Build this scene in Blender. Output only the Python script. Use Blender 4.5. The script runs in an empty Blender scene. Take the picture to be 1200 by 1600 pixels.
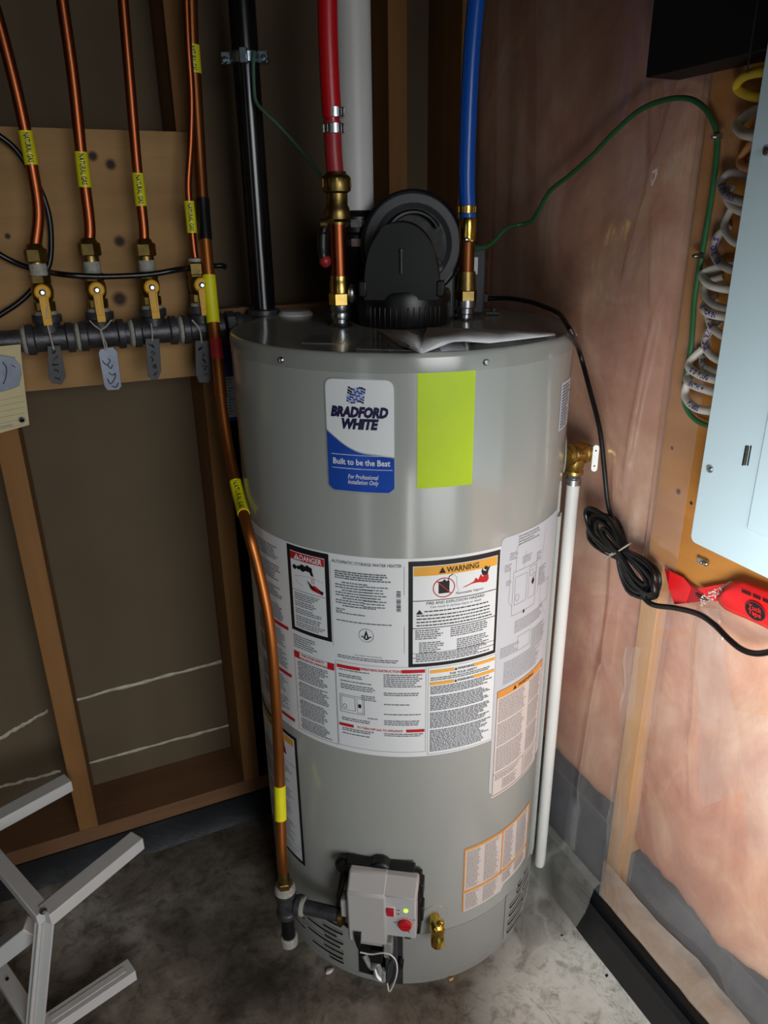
import bpy, bmesh, math, random
from mathutils import Vector, Matrix, noise
random.seed(7)
PI = math.pi
S = bpy.context.scene
COL = S.collection
V3 = Vector
# ------------------------------------------------------------------ camera
F = 1151.5
AX = V3((0.91285225, -0.16235355, 0.3746226))     # room axes seen in camera space (x right, y down, z forward)
AY = V3((-0.40810471, -0.33518032, 0.84917884))
AD = V3((0.01230107, 0.92806006, 0.37222736))
CAM = V3((-0.889, -1.5145, 1.365))
cd = bpy.data.cameras.new('camera'); cam = bpy.data.objects.new('camera', cd); COL.objects.link(cam)
cd.sensor_fit = 'VERTICAL'; cd.sensor_height = 36; cd.sensor_width = 27; cd.lens = F/1600*36; cd.clip_start = .02
m = Matrix(((AX.x, -AX.y, -AX.z, CAM.x), (AY.x, -AY.y, -AY.z, CAM.y), (-AD.x, AD.y, AD.z, CAM.z), (0, 0, 0, 1)))
cam.matrix_world = m
S.camera = cam
# ------------------------------------------------------------------ world, lights, exposure
W = bpy.data.worlds.new('world'); S.world = W; W.use_nodes = True
W.node_tree.nodes['Background'].inputs[0].default_value = (.6, .7, .8, 1); W.node_tree.nodes['Background'].inputs[1].default_value = .3
S.view_settings.view_transform = 'Standard'; S.view_settings.look = 'None'; S.view_settings.gamma = 1
S.view_settings.use_curve_mapping = False; S.view_settings.exposure = 0
def area(name, loc, to, sx, sy, power, col=(1, 1, 1), spread=180):
    l = bpy.data.lights.new(name, 'AREA'); l.shape = 'RECTANGLE'; l.size = sx; l.size_y = sy; l.energy = power; l.color = col
    l.spread = math.radians(spread)
    o = bpy.data.objects.new(name, l); COL.objects.link(o); o.location = loc
    o.rotation_euler = (V3(to)-V3(loc)).to_track_quat('-Z', 'Y').to_euler(); return o
area('doorway_light', (-.45, -3.3, 1.20), (-.45, -.5, .42), 1.3, 1.7, 7.8, (.96, .98, 1.0), 66)
area('added_side_light', (-.66, -1.47, .80), (-.0, -1.24, .76), .4, .4, 6.6, (1.0, .99, .97), 112)  # unseen lamp, added to brighten the lower right wall and the panel
area('window_light', (-2.5, -2.35, 1.05), (-.4, -.4, .75), .30, 1.7, 1.7, (.90, .97, 1.0), 170)

# ------------------------------------------------------------------ measuring helpers (sight line -> real plane or cylinder)
TC = V3((-0.3544, -0.3836)); TR = .28
A0 = math.radians(-115.305)
def ray(px, py):
    x, y = (px-600)/F, (py-800)/F
    c = V3((x, y, 1)); return V3((AX.dot(c), AY.dot(c), -AD.dot(c)))
def pA(px, py, y): r = ray(px, py); return CAM + r*((y-CAM.y)/r.y)
def pB(px, py, x): r = ray(px, py); return CAM + r*((x-CAM.x)/r.x)
def pF(px, py, z): r = ray(px, py); return CAM + r*((z-CAM.z)/r.z)
def pT(px, py, R):
    r = ray(px, py); o = CAM.xy-TC; d = r.xy; A = d.dot(d); B = 2*o.dot(d); c = o.dot(o)-R*R
    q = max(0, B*B-4*A*c); return CAM + r*((-B-q**.5)/(2*A))
def tk(phi, z, R=TR):
    a = A0+math.radians(phi); return V3((TC.x+R*math.cos(a), TC.y+R*math.sin(a), z))
def tframe(phi):
    a = A0+math.radians(phi); n = V3((math.cos(a), math.sin(a), 0)); return n, V3((-n.y, n.x, 0))

# ------------------------------------------------------------------ materials
def srgb(r, g, b): return tuple(((c/255)/12.92 if c/255 <= .04045 else ((c/255+.055)/1.055)**2.4) for c in (r, g, b))+(1,)
class NT:
    def __init__(s, name):
        s.m = bpy.data.materials.new(name); s.m.use_nodes = True; s.t = s.m.node_tree; s.b = s.t.nodes['Principled BSDF']
        s.out = s.t.nodes['Material Output']
    def n(s, t, **k):
        o = s.t.nodes.new(t)
        for a, b in k.items(): setattr(o, a, b)
        return o
    def l(s, a, b): s.t.links.new(a, b)
    def coord(s, scale=(1, 1, 1), rot=(0, 0, 0)):
        c = s.n('ShaderNodeTexCoord'); mp = s.n('ShaderNodeMapping'); mp.inputs['Scale'].default_value = scale; mp.inputs['Rotation'].default_value = rot
        s.l(c.outputs['Object'], mp.inputs[0]); return mp.outputs[0]
    def noise(s, vec, scale, detail=4, rough=.55, dist=0):
        o = s.n('ShaderNodeTexNoise'); o.inputs['Scale'].default_value = scale; o.inputs['Detail'].default_value = detail
        o.inputs['Roughness'].default_value = rough; o.inputs['Distortion'].default_value = dist; s.l(vec, o.inputs['Vector']); return o.outputs['Fac']
    def ramp(s, fac, stops):
        o = s.n('ShaderNodeValToRGB'); e = o.color_ramp.elements
        while len(e) < len(stops): e.new(.5)
        for i, (p, c) in enumerate(stops): e[i].position = p; e[i].color = c
        s.l(fac, o.inputs[0]); return o.outputs[0]
    def bump(s, h, strength=.3, dist=.002):
        o = s.n('ShaderNodeBump'); o.inputs['Strength'].default_value = strength; o.inputs['Distance'].default_value = dist
        s.l(h, o.inputs['Height']); s.l(o.outputs[0], s.b.inputs['Normal'])
def mixc(s, fac, a, b, mode='MIX'):
    o = s.n('ShaderNodeMixRGB'); o.blend_type = mode
    for i, v in enumerate((fac, a, b)):
        if isinstance(v, (int, float, tuple)): o.inputs[i].default_value = v
        else: s.l(v, o.inputs[i])
    return o.outputs[0]
def pm(name, col, rough=.5, metal=0, var=.12, scale=8, bump=0, bscale=60, spec=.5, coat=0, vec=(1, 1, 1)):
    s = NT(name); v = s.coord(vec); f = s.noise(v, scale)
    a = tuple(c*(1-var) for c in col[:3])+(1,); b = tuple(min(1, c*(1+var)) for c in col[:3])+(1,)
    s.l(s.ramp(f, [(.3, a), (.7, b)]), s.b.inputs['Base Color'])
    s.b.inputs['Roughness'].default_value = rough; s.b.inputs['Metallic'].default_value = metal
    s.b.inputs['Specular IOR Level'].default_value = spec; s.b.inputs['Coat Weight'].default_value = coat; s.b.inputs['Coat Roughness'].default_value = .12
    if bump: s.bump(s.noise(v, bscale), bump)
    return s.m
def wood(name, c1, c2, axis=2, scale=1.0, knots=(), knotr=.012, rough=.75):
    s = NT(name); sc = [28, 28, 28]; sc[axis] = 1.6
    v = s.coord(tuple(q*scale for q in sc)); f = s.noise(v, 1.5, 6, .6, .6); g = s.noise(s.coord((3, 3, 3)), 1.2, 3)
    col = mixc(s, .35, s.ramp(f, [(.3, c1), (.7, c2)]), s.ramp(g, [(.35, tuple(q*.65 for q in c1[:3])+(1,)), (.7, c2)]))
    if knots:
        c = s.n('ShaderNodeTexCoord')
        for (k, r) in knots:
            d = s.n('ShaderNodeVectorMath', operation='DISTANCE'); s.l(c.outputs['Object'], d.inputs[0]); d.inputs[1].default_value = k
            dv = s.n('ShaderNodeMath', operation='DIVIDE'); s.l(d.outputs['Value'], dv.inputs[0]); dv.inputs[1].default_value = r
            rr = s.ramp(dv.outputs[0], [(.45, (1, 1, 1, 1)), (1, (0, 0, 0, 1))])
            col = mixc(s, rr, col, (.035, .014, .006, 1))
    s.l(col, s.b.inputs['Base Color']); s.b.inputs['Roughness'].default_value = rough; s.bump(f, .25, .0015); return s.m
M = {}
M['drywall'] = pm('drywall_paper', srgb(94, 80, 60), .9, var=.10, scale=2.5, bump=.05)
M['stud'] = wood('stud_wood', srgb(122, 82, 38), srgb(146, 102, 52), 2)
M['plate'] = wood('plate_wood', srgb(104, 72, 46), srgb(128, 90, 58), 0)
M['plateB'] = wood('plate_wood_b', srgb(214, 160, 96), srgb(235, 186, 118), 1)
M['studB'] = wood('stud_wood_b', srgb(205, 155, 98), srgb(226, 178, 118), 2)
M['membrane'] = pm('black_membrane', srgb(24, 26, 29), .4, var=.3, scale=14, bump=.5, bscale=40)
M['foundation'] = pm('grey_foundation', srgb(84, 90, 100), .9, var=.25, scale=6, bump=.2)
M['seam'] = pm('seam_white', srgb(190, 182, 165), .9, var=.25, scale=60)
M['steel'] = pm('zinc_steel', srgb(175, 178, 180), .3, 1, var=.2, scale=120)
M['iron'] = pm('black_iron', srgb(74, 74, 77), .42, .55, var=.3, scale=60, bump=.35, bscale=220)
M['dope'] = pm('pipe_dope', srgb(158, 156, 146), .6, var=.2, scale=200, bump=.5, bscale=300)
M['ironpipe'] = pm('black_pipe_paint', srgb(15, 16, 20), .22, .2, var=.4, scale=20, coat=.3)
M['brass'] = pm('brass', srgb(190, 160, 88), .28, 1, var=.25, scale=60, bump=.1)
M['brassdull'] = pm('brass_dull', srgb(140, 118, 68), .38, 1, var=.3, scale=60, bump=.2)
M['brassnew'] = pm('brass_bright', srgb(225, 190, 90), .2, 1, var=.1)
M['copper'] = pm('copper', srgb(156, 84, 50), .36, 1, var=.3, scale=18, vec=(1, 1, .25))
M['copperdark'] = pm('copper_aged', srgb(132, 78, 40), .4, .9, var=.35, scale=14, vec=(1, 1, .3))
M['copperorange'] = pm('copper_orange', srgb(176, 106, 52), .4, .9, var=.3, scale=12, vec=(1, 1, .3))
M['blackplastic'] = pm('black_plastic', srgb(15, 15, 16), .38, var=.15, scale=20)
M['darkplastic'] = pm('charcoal_plastic', srgb(56, 57, 60), .5, var=.15, scale=20, bump=.1, bscale=300)
M['gloss_black'] = pm('black_cable', srgb(14, 14, 15), .3, var=.2, scale=50)
M['red'] = pm('red_pex', srgb(190, 16, 26), .35, var=.06, scale=5)
M['reddull'] = pm('red_pex_dull', srgb(160, 36, 42), .4, var=.06)
M['blue'] = pm('blue_pex', srgb(14, 86, 186), .3, var=.05)
M['pvc'] = pm('white_pvc', srgb(205, 205, 202), .45, var=.04, scale=6)
M['cpvc'] = pm('white_cpvc', srgb(226, 226, 222), .4, var=.03)
M['jacket'] = pm('heater_jacket', srgb(160, 163, 158), .2, var=.015, scale=3, coat=.5)
M['lid'] = pm('heater_lid', srgb(146, 148, 143), .2, var=.03, scale=4, coat=.3)
M['jacketlow'] = pm('heater_skirt', srgb(150, 150, 146), .4, var=.03, scale=4)
M['hole'] = pm('dark_hole', srgb(8, 8, 8), .9)
M['labelwhite'] = pm('label_white', srgb(226, 230, 231), .5, var=.01, scale=3)
M['labelgrey'] = pm('label_silver', srgb(196, 200, 206), .5, var=.02, scale=3)
M['labelpink'] = pm('label_parchment', srgb(214, 203, 196), .55, var=.02)
M['ink'] = pm('ink_black', srgb(22, 22, 24), .5)
M['inkgrey'] = pm('ink_grey', srgb(104, 108, 114), .6)
M['inkfaint'] = pm('ink_faint', srgb(140, 138, 140), .6)
M['inkred'] = pm('ink_red', srgb(190, 24, 34), .5)
M['inkorange'] = pm('ink_orange', srgb(232, 168, 60), .5)
M['inkorange2'] = pm('ink_amber', srgb(222, 150, 70), .5)
M['lime'] = pm('lime_sticker', srgb(184, 214, 6), .5, var=.05, scale=9)
M['silver'] = pm('silver_foil', srgb(205, 210, 208), .3, .6, var=.03)
M['logoblue'] = pm('logo_blue', srgb(34, 78, 176), .3, .2, var=.25, scale=7)
M['navy'] = pm('logo_navy', srgb(30, 26, 66), .4)
M['paper'] = pm('paper', srgb(232, 233, 233), .7, var=.05, scale=20)
M['yellow'] = pm('yellow_marker', srgb(222, 216, 20), .4, var=.06, scale=30)
M['handle'] = pm('yellow_handle', srgb(214, 160, 6), .5, var=.1, scale=50)
M['tagblack'] = pm('black_tag', srgb(46, 47, 50), .5, var=.3, scale=60)
M['alu'] = pm('aluminium_tag', srgb(112, 120, 134), .45, .4, var=.2, scale=40)
M['manila'] = pm('manila_card', srgb(196, 184, 142), .7, var=.08, scale=10)
M['string'] = pm('string', srgb(170, 165, 155), .9)
M['tapered'] = pm('red_film', srgb(226, 30, 34), .28, var=.08, scale=20)
M['filmdark'] = pm('red_film_layered', srgb(168, 16, 30), .25, var=.2, scale=20)
M['valvegrey'] = pm('valve_cover', srgb(178, 176, 173), .45, var=.015)
M['valvegrey2'] = pm('valve_fascia', srgb(186, 186, 184), .4, var=.015)
M['panel'] = pm('panel_paint', srgb(196, 220, 230), .4, var=.01, scale=2)
M['boxblack'] = pm('black_board', srgb(9, 9, 10), .6, var=.2)
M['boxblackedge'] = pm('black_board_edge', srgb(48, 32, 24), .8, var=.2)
M['greenwire'] = pm('green_wire', srgb(46, 104, 62), .4, var=.1, scale=30)
M['greenold'] = pm('green_wire_old', srgb(70, 108, 88), .45, var=.15, scale=30)
M['romex_y'] = pm('yellow_cable', srgb(226, 196, 60), .4, var=.05)
M['romex_w'] = pm('white_cable', srgb(222, 218, 208), .4, var=.05)
M['romex_o'] = pm('orange_cable', srgb(212, 150, 96), .45, var=.05)
M['romex_g'] = pm('grey_cable', srgb(170, 164, 158), .5, var=.12, scale=40)
M['purple'] = pm('purple_ink', srgb(70, 50, 150), .5)
M['whitemetal'] = pm('white_metal', srgb(206, 206, 204), .4, var=.04, scale=8)
M['cardblue'] = pm('carton_blue', srgb(30, 62, 150), .5)
M['cardwhite'] = pm('carton_white', srgb(198, 202, 210), .5)
M['clampglass'] = pm('plated_clamp', srgb(150, 165, 176), .25, .9, var=.25, scale=120)
def emit(name, col, e):
    s = NT(name); s.b.inputs['Base Color'].default_value = col; s.b.inputs['Emission Color'].default_value = col; s.b.inputs['Emission Strength'].default_value = e
    f = s.noise(s.coord(), 30); s.l(s.ramp(f, [(.3, col), (.7, col)]), s.b.inputs['Base Color']); return s.m
M['led'] = emit('green_led', (.45, 1, .05, 1), 1.2)
# plywood
def plymat(name, c1, c2, knots, axis=0):
    return wood(name, c1, c2, axis, .55, knots)
# concrete floor
s = NT('concrete_floor'); v = s.coord()
f1 = s.noise(v, 2.3, 9, .62, .8); f2 = s.noise(v, 9, 8, .65, .3); f3 = s.noise(v, 60, 5, .6)
base = s.ramp(f1, [(.36, srgb(104, 96, 84)), (.46, srgb(128, 119, 106)), (.56, srgb(156, 150, 138)), (.68, srgb(188, 184, 174))])
st = s.ramp(f2, [(.36, srgb(110, 100, 88)), (.56, (1, 1, 1, 1))])
col = mixc(s, .7, base, st, 'MULTIPLY')
# paler colour patch near the right wall
c = s.n('ShaderNodeTexCoord'); sp = s.n('ShaderNodeSeparateXYZ'); s.l(c.outputs['Object'], sp.inputs[0])
def patch_mask(cx, cy, r0, r1, wob=.25):
    d = s.n('ShaderNodeVectorMath', operation='DISTANCE'); s.l(c.outputs['Object'], d.inputs[0]); d.inputs[1].default_value = (cx, cy, 0)
    a = s.n('ShaderNodeMath', operation='MULTIPLY_ADD'); s.l(f2, a.inputs[0]); a.inputs[1].default_value = wob; s.l(d.outputs['Value'], a.inputs[2])
    return s.ramp(a.outputs[0], [(r0+wob*.5, (1, 1, 1, 1)), (r1+wob*.5, (0, 0, 0, 1))])
pale = mixc(s, .6, srgb(240, 240, 234), s.ramp(f2, [(.3, srgb(190, 186, 176)), (.5, srgb(245, 245, 240))]), 'MULTIPLY')
col = mixc(s, patch_mask(-.17, -.86, .15, .27, .2), col, pale)
col = mixc(s, patch_mask(-.62, -.80, .04, .09, .12), col, srgb(44, 42, 36))
col = mixc(s, patch_mask(-.72, -.52, .02, .10, .15), col, srgb(60, 54, 44))
vn = s.noise(v, 3.2, 6, .6, 2.5); vr = s.ramp(vn, [(.492, (1, 1, 1, 1)), (.50, (.35, .32, .28, 1)), (.508, (1, 1, 1, 1))]); col = mixc(s, .55, col, vr, 'MULTIPLY')
f4 = s.noise(v, 28, 6, .7, .4); col = mixc(s, .5, col, s.ramp(f4, [(.36, srgb(120, 110, 98)), (.5, (1, 1, 1, 1))]), 'MULTIPLY')
s.l(col, s.b.inputs['Base Color']); s.b.inputs['Roughness'].default_value = .85; s.bump(f3, .35, .003); M['concrete'] = s.m
# pink glass-fibre insulation
s = NT('pink_insulation'); v = s.coord(); f1 = s.noise(v, 4.5, 6, .6, 1.2); f2 = s.noise(s.coord((1, 1, .8)), 22, 5, .6, .5)
base = s.ramp(f1, [(.3, srgb(190, 134, 114)), (.46, srgb(212, 160, 134)), (.62, srgb(226, 184, 156)), (.75, srgb(238, 208, 182))])
col = mixc(s, .14, base, s.ramp(f2, [(.3, srgb(170, 110, 96)), (.7, (1, 1, 1, 1))]), 'MULTIPLY')
s.l(col, s.b.inputs['Base Color']); s.b.inputs['Roughness'].default_value = 1; s.b.inputs['Specular IOR Level'].default_value = .05; s.bump(f2, .25, .006); M['insul'] = s.m
# clear polythene
def poly_mat(name, haze, hazecol):
    s = NT(name); v = s.coord(); s.t.nodes.remove(s.b)
    tr = s.n('ShaderNodeBsdfTransparent'); tr.inputs[0].default_value = (.99, .98, .97, 1)
    gl = s.n('ShaderNodeBsdfGlossy'); gl.inputs['Roughness'].default_value = .11; gl.inputs[0].default_value = (1, 1, 1, 1)
    df = s.n('ShaderNodeBsdfDiffuse'); df.inputs[0].default_value = hazecol
    fr = s.n('ShaderNodeLayerWeight'); fr.inputs[0].default_value = .5
    pw = s.n('ShaderNodeMath', operation='POWER'); s.l(fr.outputs['Facing'], pw.inputs[0]); pw.inputs[1].default_value = 4
    ma = s.n('ShaderNodeMath', operation='MULTIPLY_ADD'); s.l(pw.outputs[0], ma.inputs[0]); ma.inputs[1].default_value = .85; ma.inputs[2].default_value = .08
    n1 = s.noise(v, 5, 4, .6, 1.0)
    m1 = s.n('ShaderNodeMixShader'); hz = s.ramp(n1, [(.35, (haze*.5,)*3+(1,)), (.7, (haze*1.8,)*3+(1,))])
    s.l(hz, m1.inputs[0]); s.l(tr.outputs[0], m1.inputs[1]); s.l(df.outputs[0], m1.inputs[2])
    m2 = s.n('ShaderNodeMixShader'); s.l(ma.outputs[0], m2.inputs[0]); s.l(m1.outputs[0], m2.inputs[1]); s.l(gl.outputs[0], m2.inputs[2])
    bp = s.n('ShaderNodeBump'); bp.inputs['Strength'].default_value = .4; bp.inputs['Distance'].default_value = .002
    s.l(s.noise(s.coord((1, 1, .4)), 26, 4, .5, 1.5), bp.inputs['Height'])
    for q in (gl, fr): s.l(bp.outputs[0], q.inputs['Normal'])
    s.l(m2.outputs[0], s.out.inputs[0]); return s.m
M['poly'] = poly_mat('clear_polythene', .08, (.82, .80, .80, 1))
M['lap2'] = poly_mat('polythene_bottom_lap', .5, (.62, .50, .42, 1))
M['lap'] = poly_mat('polythene_lap', .07, (.86, .84, .84, 1))
M['film'] = poly_mat('clear_pouch', .18, (.7, .68, .68, 1))
M['flap'] = poly_mat('polythene_flap', .38, (.42, .42, .38, 1))

# ------------------------------------------------------------------ geometry
class G:
    def __init__(s): s.v = []; s.f = []; s.mi = []; s.mats = []
    def mat(s, mt):
        if mt not in s.mats: s.mats.append(mt)
        s.cur = s.mats.index(mt); return s
    cur = 0
    def add(s, vs, fs):
        b = len(s.v); s.v += [tuple(v) for v in vs]
        for f in fs: s.f.append(tuple(b+i for i in f)); s.mi.append(s.cur)
        return s
    def box(s, a, b):
        a, b = V3(a), V3(b); c = (a+b)/2; h = (b-a)/2
        return s.obox(c, V3((1, 0, 0)), V3((0, 1, 0)), V3((0, 0, 1)), abs(h.x), abs(h.y), abs(h.z))
    def obox(s, c, u, v, w, hu, hv, hw):
        c = V3(c); vs = [c+u*(a*hu)+v*(b*hv)+w*(d*hw) for d in (-1, 1) for b in (-1, 1) for a in (-1, 1)]
        return s.add(vs, [(0, 2, 3, 1), (4, 5, 7, 6), (0, 1, 5, 4), (2, 6, 7, 3), (0, 4, 6, 2), (1, 3, 7, 5)])
    def bar(s, a, b, w, h, up=(0, 0, 1)):
        a, b = V3(a), V3(b); d = (b-a); L = d.length; d.normalize(); u = V3(up); sd = d.cross(u).normalized(); u2 = sd.cross(d)
        return s.obox((a+b)/2, d, sd, u2, L/2, w/2, h/2)
    def lathe(s, o, d, prof, n=24, start=0):
        o, d = V3(o), V3(d).normalized(); u = d.orthogonal().normalized(); w = d.cross(u); vs = []; fs = []
        for (r, h) in prof:
            for i in range(n):
                a = start+2*PI*i/n; vs.append(o+d*h+u*(r*math.cos(a))+w*(r*math.sin(a)))
        for j in range(len(prof)-1):
            for i in range(n):
                k = (i+1) % n; fs.append((j*n+i, j*n+k, (j+1)*n+k, (j+1)*n+i))
        if prof[0][0] > 1e-6: fs.append(tuple(range(n-1, -1, -1)))
        if prof[-1][0] > 1e-6: fs.append(tuple((len(prof)-1)*n+i for i in range(n)))
        return s.add(vs, fs)
    def cyl(s, a, b, r, n=20, r2=None):
        a, b = V3(a), V3(b); return s.lathe(a, b-a, [(r, 0), (r if r2 is None else r2, (b-a).length)], n)
    def tube(s, pts, r, n=12, closed=False):
        pts = [V3(p) for p in pts]; N = len(pts); vs = []; fs = []; u = None
        for i, p in enumerate(pts):
            if closed: t = pts[(i+1) % N]-pts[i-1]
            else: t = pts[min(i+1, N-1)]-pts[max(i-1, 0)]
            t.normalize()
            if u is None: u = t.orthogonal().normalized()
            u = (u-t*u.dot(t)); u = u.normalized() if u.length > 1e-6 else t.orthogonal().normalized()
            w = t.cross(u); rr = r[i] if isinstance(r, (list, tuple)) else r
            vs += [p+u*(rr*math.cos(2*PI*k/n))+w*(rr*math.sin(2*PI*k/n)) for k in range(n)]
        M_ = N if closed else N-1
        for j in range(M_):
            j2 = (j+1) % N
            for i in range(n):
                k = (i+1) % n; fs.append((j*n+i, j*n+k, j2*n+k, j2*n+i))
        if not closed: fs.append(tuple(range(n-1, -1, -1))); fs.append(tuple((N-1)*n+i for i in range(n)))
        return s.add(vs, fs)
    def sphere(s, c, r, n=12, sc=(1, 1, 1)):
        c = V3(c); m_ = n//2; vs = [c+V3((0, 0, -r*sc[2]))]; fs = []
        for j in range(1, m_):
            a = -PI/2+PI*j/m_
            for i in range(n): vs.append(c+V3((r*sc[0]*math.cos(a)*math.cos(2*PI*i/n), r*sc[1]*math.cos(a)*math.sin(2*PI*i/n), r*sc[2]*math.sin(a))))
        vs.append(c+V3((0, 0, r*sc[2]))); L = len(vs)-1
        for i in range(n):
            k = (i+1) % n; fs.append((0, 1+k, 1+i)); fs.append((L, 1+(m_-2)*n+i, 1+(m_-2)*n+k))
            for j in range(m_-2): fs.append((1+j*n+i, 1+j*n+k, 1+(j+1)*n+k, 1+(j+1)*n+i))
        return s.add(vs, fs)
    def prism(s, poly, o, u, v, w, d0, d1):
        """poly in (u,v), extruded along w from d0 to d1"""
        o = V3(o); n = len(poly); vs = [o+u*a+v*b+w*d for d in (d0, d1) for a, b in poly]
        return s.add(vs, [tuple(range(n-1, -1, -1)), tuple(range(n, 2*n))]+[(i, (i+1) % n, n+(i+1) % n, n+i) for i in range(n)])
def spl(pts, k=8):
    pts = [V3(p) for p in pts]; P = [pts[0]*2-pts[1]]+pts+[pts[-1]*2-pts[-2]]; out = []
    for i in range(1, len(P)-2):
        a, b, c, d = P[i-1:i+3]
        for j in range(k):
            t = j/k; out.append(.5*((2*b)+(c-a)*t+(2*a-5*b+4*c-d)*t*t+(3*b-a-3*c+d)*t**3))
    out.append(pts[-1].copy()); return out
def root_world(p):
    v = V3((0, 0, 0))
    while p is not None: v = v+p.location; p = p.parent
    return v
def mk(name, g, mt=None, parent=None, bevel=0, sharp=35, loc=None, smooth=True, kind=None):
    """link G as one mesh object; world coordinates are rebased on the parent (or on its own base)"""
    vs = [V3(v) for v in g.v]
    if parent is None:
        if loc is None:
            xs = [v.x for v in vs]; ys = [v.y for v in vs]; zs = [v.z for v in vs]
            loc = V3(((min(xs)+max(xs))/2, (min(ys)+max(ys))/2, min(zs)))
        off = V3(loc)
    else: off = root_world(parent)
    me = bpy.data.meshes.new(name); me.from_pydata([v-off for v in vs], [], g.f)
    mats = g.mats if g.mats else [mt]
    for q in mats: me.materials.append(M[q] if isinstance(q, str) else q)
    if g.mats: me.polygons.foreach_set('material_index', g.mi)
    if smooth:
        me.polygons.foreach_set('use_smooth', [True]*len(me.polygons)); me.set_sharp_from_angle(angle=math.radians(sharp))
    me.update(); o = bpy.data.objects.new(name, me); COL.objects.link(o)
    if parent is None: o.location = off
    else: o.parent = parent
    if bevel:
        b = o.modifiers.new('bevel', 'BEVEL'); b.width = bevel; b.segments = 2; b.limit_method = 'ANGLE'; b.angle_limit = math.radians(40)
    if kind: o['kind'] = kind
    return o
def tag(o, label, cat, group=None):
    o['label'] = label; o['category'] = cat
    if group: o['group'] = group
    return o
def thing(name, loc, label, cat, group=None):
    o = bpy.data.objects.new(name, None); COL.objects.link(o); o.location = loc; o.empty_display_size = .05
    return tag(o, label, cat, group)
def lab(o, t): o['label'] = t; return o
_tc = {}
def text2d(txt, size, bold=0, shear=0, sx=1, res=2):
    key = (txt, bold, shear, res)
    if key not in _tc:
        c = bpy.data.curves.new('t', 'FONT'); c.body = txt; c.size = 1; c.offset = bold; c.shear = shear; c.resolution_u = res
        c.align_x = 'CENTER'; c.align_y = 'CENTER'; o = bpy.data.objects.new('t', c); COL.objects.link(o)
        dg = bpy.context.evaluated_depsgraph_get(); e = o.evaluated_get(dg); me = e.to_mesh()
        vs = [(v.co.x, v.co.y) for v in me.vertices]; fs = [tuple(p.vertices) for p in me.polygons]
        e.to_mesh_clear(); bpy.data.objects.remove(o); bpy.data.curves.remove(c)
        ys = [v[1] for v in vs]; cy = (min(ys)+max(ys))/2; xs = [v[0] for v in vs]; cx = (min(xs)+max(xs))/2
        _tc[key] = ([(x-cx, y-cy) for x, y in vs], fs)
    vs, fs = _tc[key]; return [(x*size*sx, y*size) for x, y in vs], fs
def text_flat(g, txt, size, o, u, v, **k):
    vs, fs = text2d(txt, size, **k); o = V3(o); g.add([o+u*a+v*b for a, b in vs], fs); return g
# --- things wrapped on the heater (phi in degrees, z in metres)
def cpatch(g, p0, p1, z0, z1, off=.0006, rad=0, n=None, top=None, bot=None):
    n = n or max(2, int(abs(p1-p0)/1.5)); vs = []; fs = []; mm = PI/180*TR
    cols = [p0+(p1-p0)*i/n for i in range(n+1)]
    if rad:
        rp = rad/mm; ex = []
        for t in (.0, .1, .3, .6): ex += [p0+rp*t, p1-rp*t]
        cols = sorted(set([c for c in cols if p0+rp < c < p1-rp]+ex+[p0+rp, p1-rp]))
    for c in cols:
        a, b = (bot(c) if bot else z0), (top(c) if top else z1)
        if rad:
            d = min(c-p0, p1-c)*mm
            if d < rad: q = rad-math.sqrt(max(0, rad*rad-(rad-d)**2)); a += q; b -= q
        vs += [tk(c, a, TR+off), tk(c, b, TR+off)]
    for i in range(len(cols)-1): fs.append((2*i, 2*i+2, 2*i+3, 2*i+1))
    return g.add(vs, fs)
def ctext(g, txt, size, phi, z, off=.0012, **k):
    vs, fs = text2d(txt, size, **k); mm = PI/180*TR
    return g.add([tk(phi+x/mm, z+y, TR+off) for x, y in vs], fs)
def cprint(g, p0, p1, z0, z1, pitch, h, off=.0011, ragged=.25, indent=0, gapev=0, rnd=None):
    """small print: word-length dashes of ink in lines"""
    rnd = rnd or random; mm = PI/180*TR; z = z1-pitch*.5; k = 0
    while z > z0:
        k += 1
        if gapev and k % gapev == 0: z -= pitch; continue
        p = p0+indent*(k % 3 == 1); end = p1-(p1-p0)*rnd.random()*ragged
        while p < end:
            w = (rnd.uniform(.0022, .008))/mm
            if p+w > end: break
            g.add([tk(p, z-h/2, TR+off), tk(p+w, z-h/2, TR+off), tk(p+w, z+h/2, TR+off), tk(p, z+h/2, TR+off)], [(0, 1, 2, 3)])
            p += w+.0011/mm
        z -= pitch
    return g
def cframe(g, p0, p1, z0, z1, t, off=.0009, rad=0):
    mm = PI/180*TR; tp = t/mm
    for a in ((p0, p1, z1-t, z1), (p0, p1, z0, z0+t), (p0, p0+tp, z0+t, z1-t), (p1-tp, p1, z0+t, z1-t)): cpatch(g, *a, off=off)
    return g
def cpoly(g, pts, off=.0012):
    return g.add([tk(p, z, TR+off) for p, z in pts], [tuple(range(len(pts)))])
def cline(g, pts, w, off=.0012):
    mm = PI/180*TR
    for (p0, z0), (p1, z1) in zip(pts, pts[1:]):
        dx, dz = (p1-p0)*mm, z1-z0; L = math.hypot(dx, dz) or 1; nx, nz = -dz/L*w/2/mm, dx/L*w/2
        g.add([tk(p0-nx, z0-nz, TR+off), tk(p1-nx, z1-nz, TR+off), tk(p1+nx, z1+nz, TR+off), tk(p0+nx, z0+nz, TR+off)], [(0, 1, 2, 3)])
    return g
UX, UY, UZ = V3((1, 0, 0)), V3((0, 1, 0)), V3((0, 0, 1))

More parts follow.
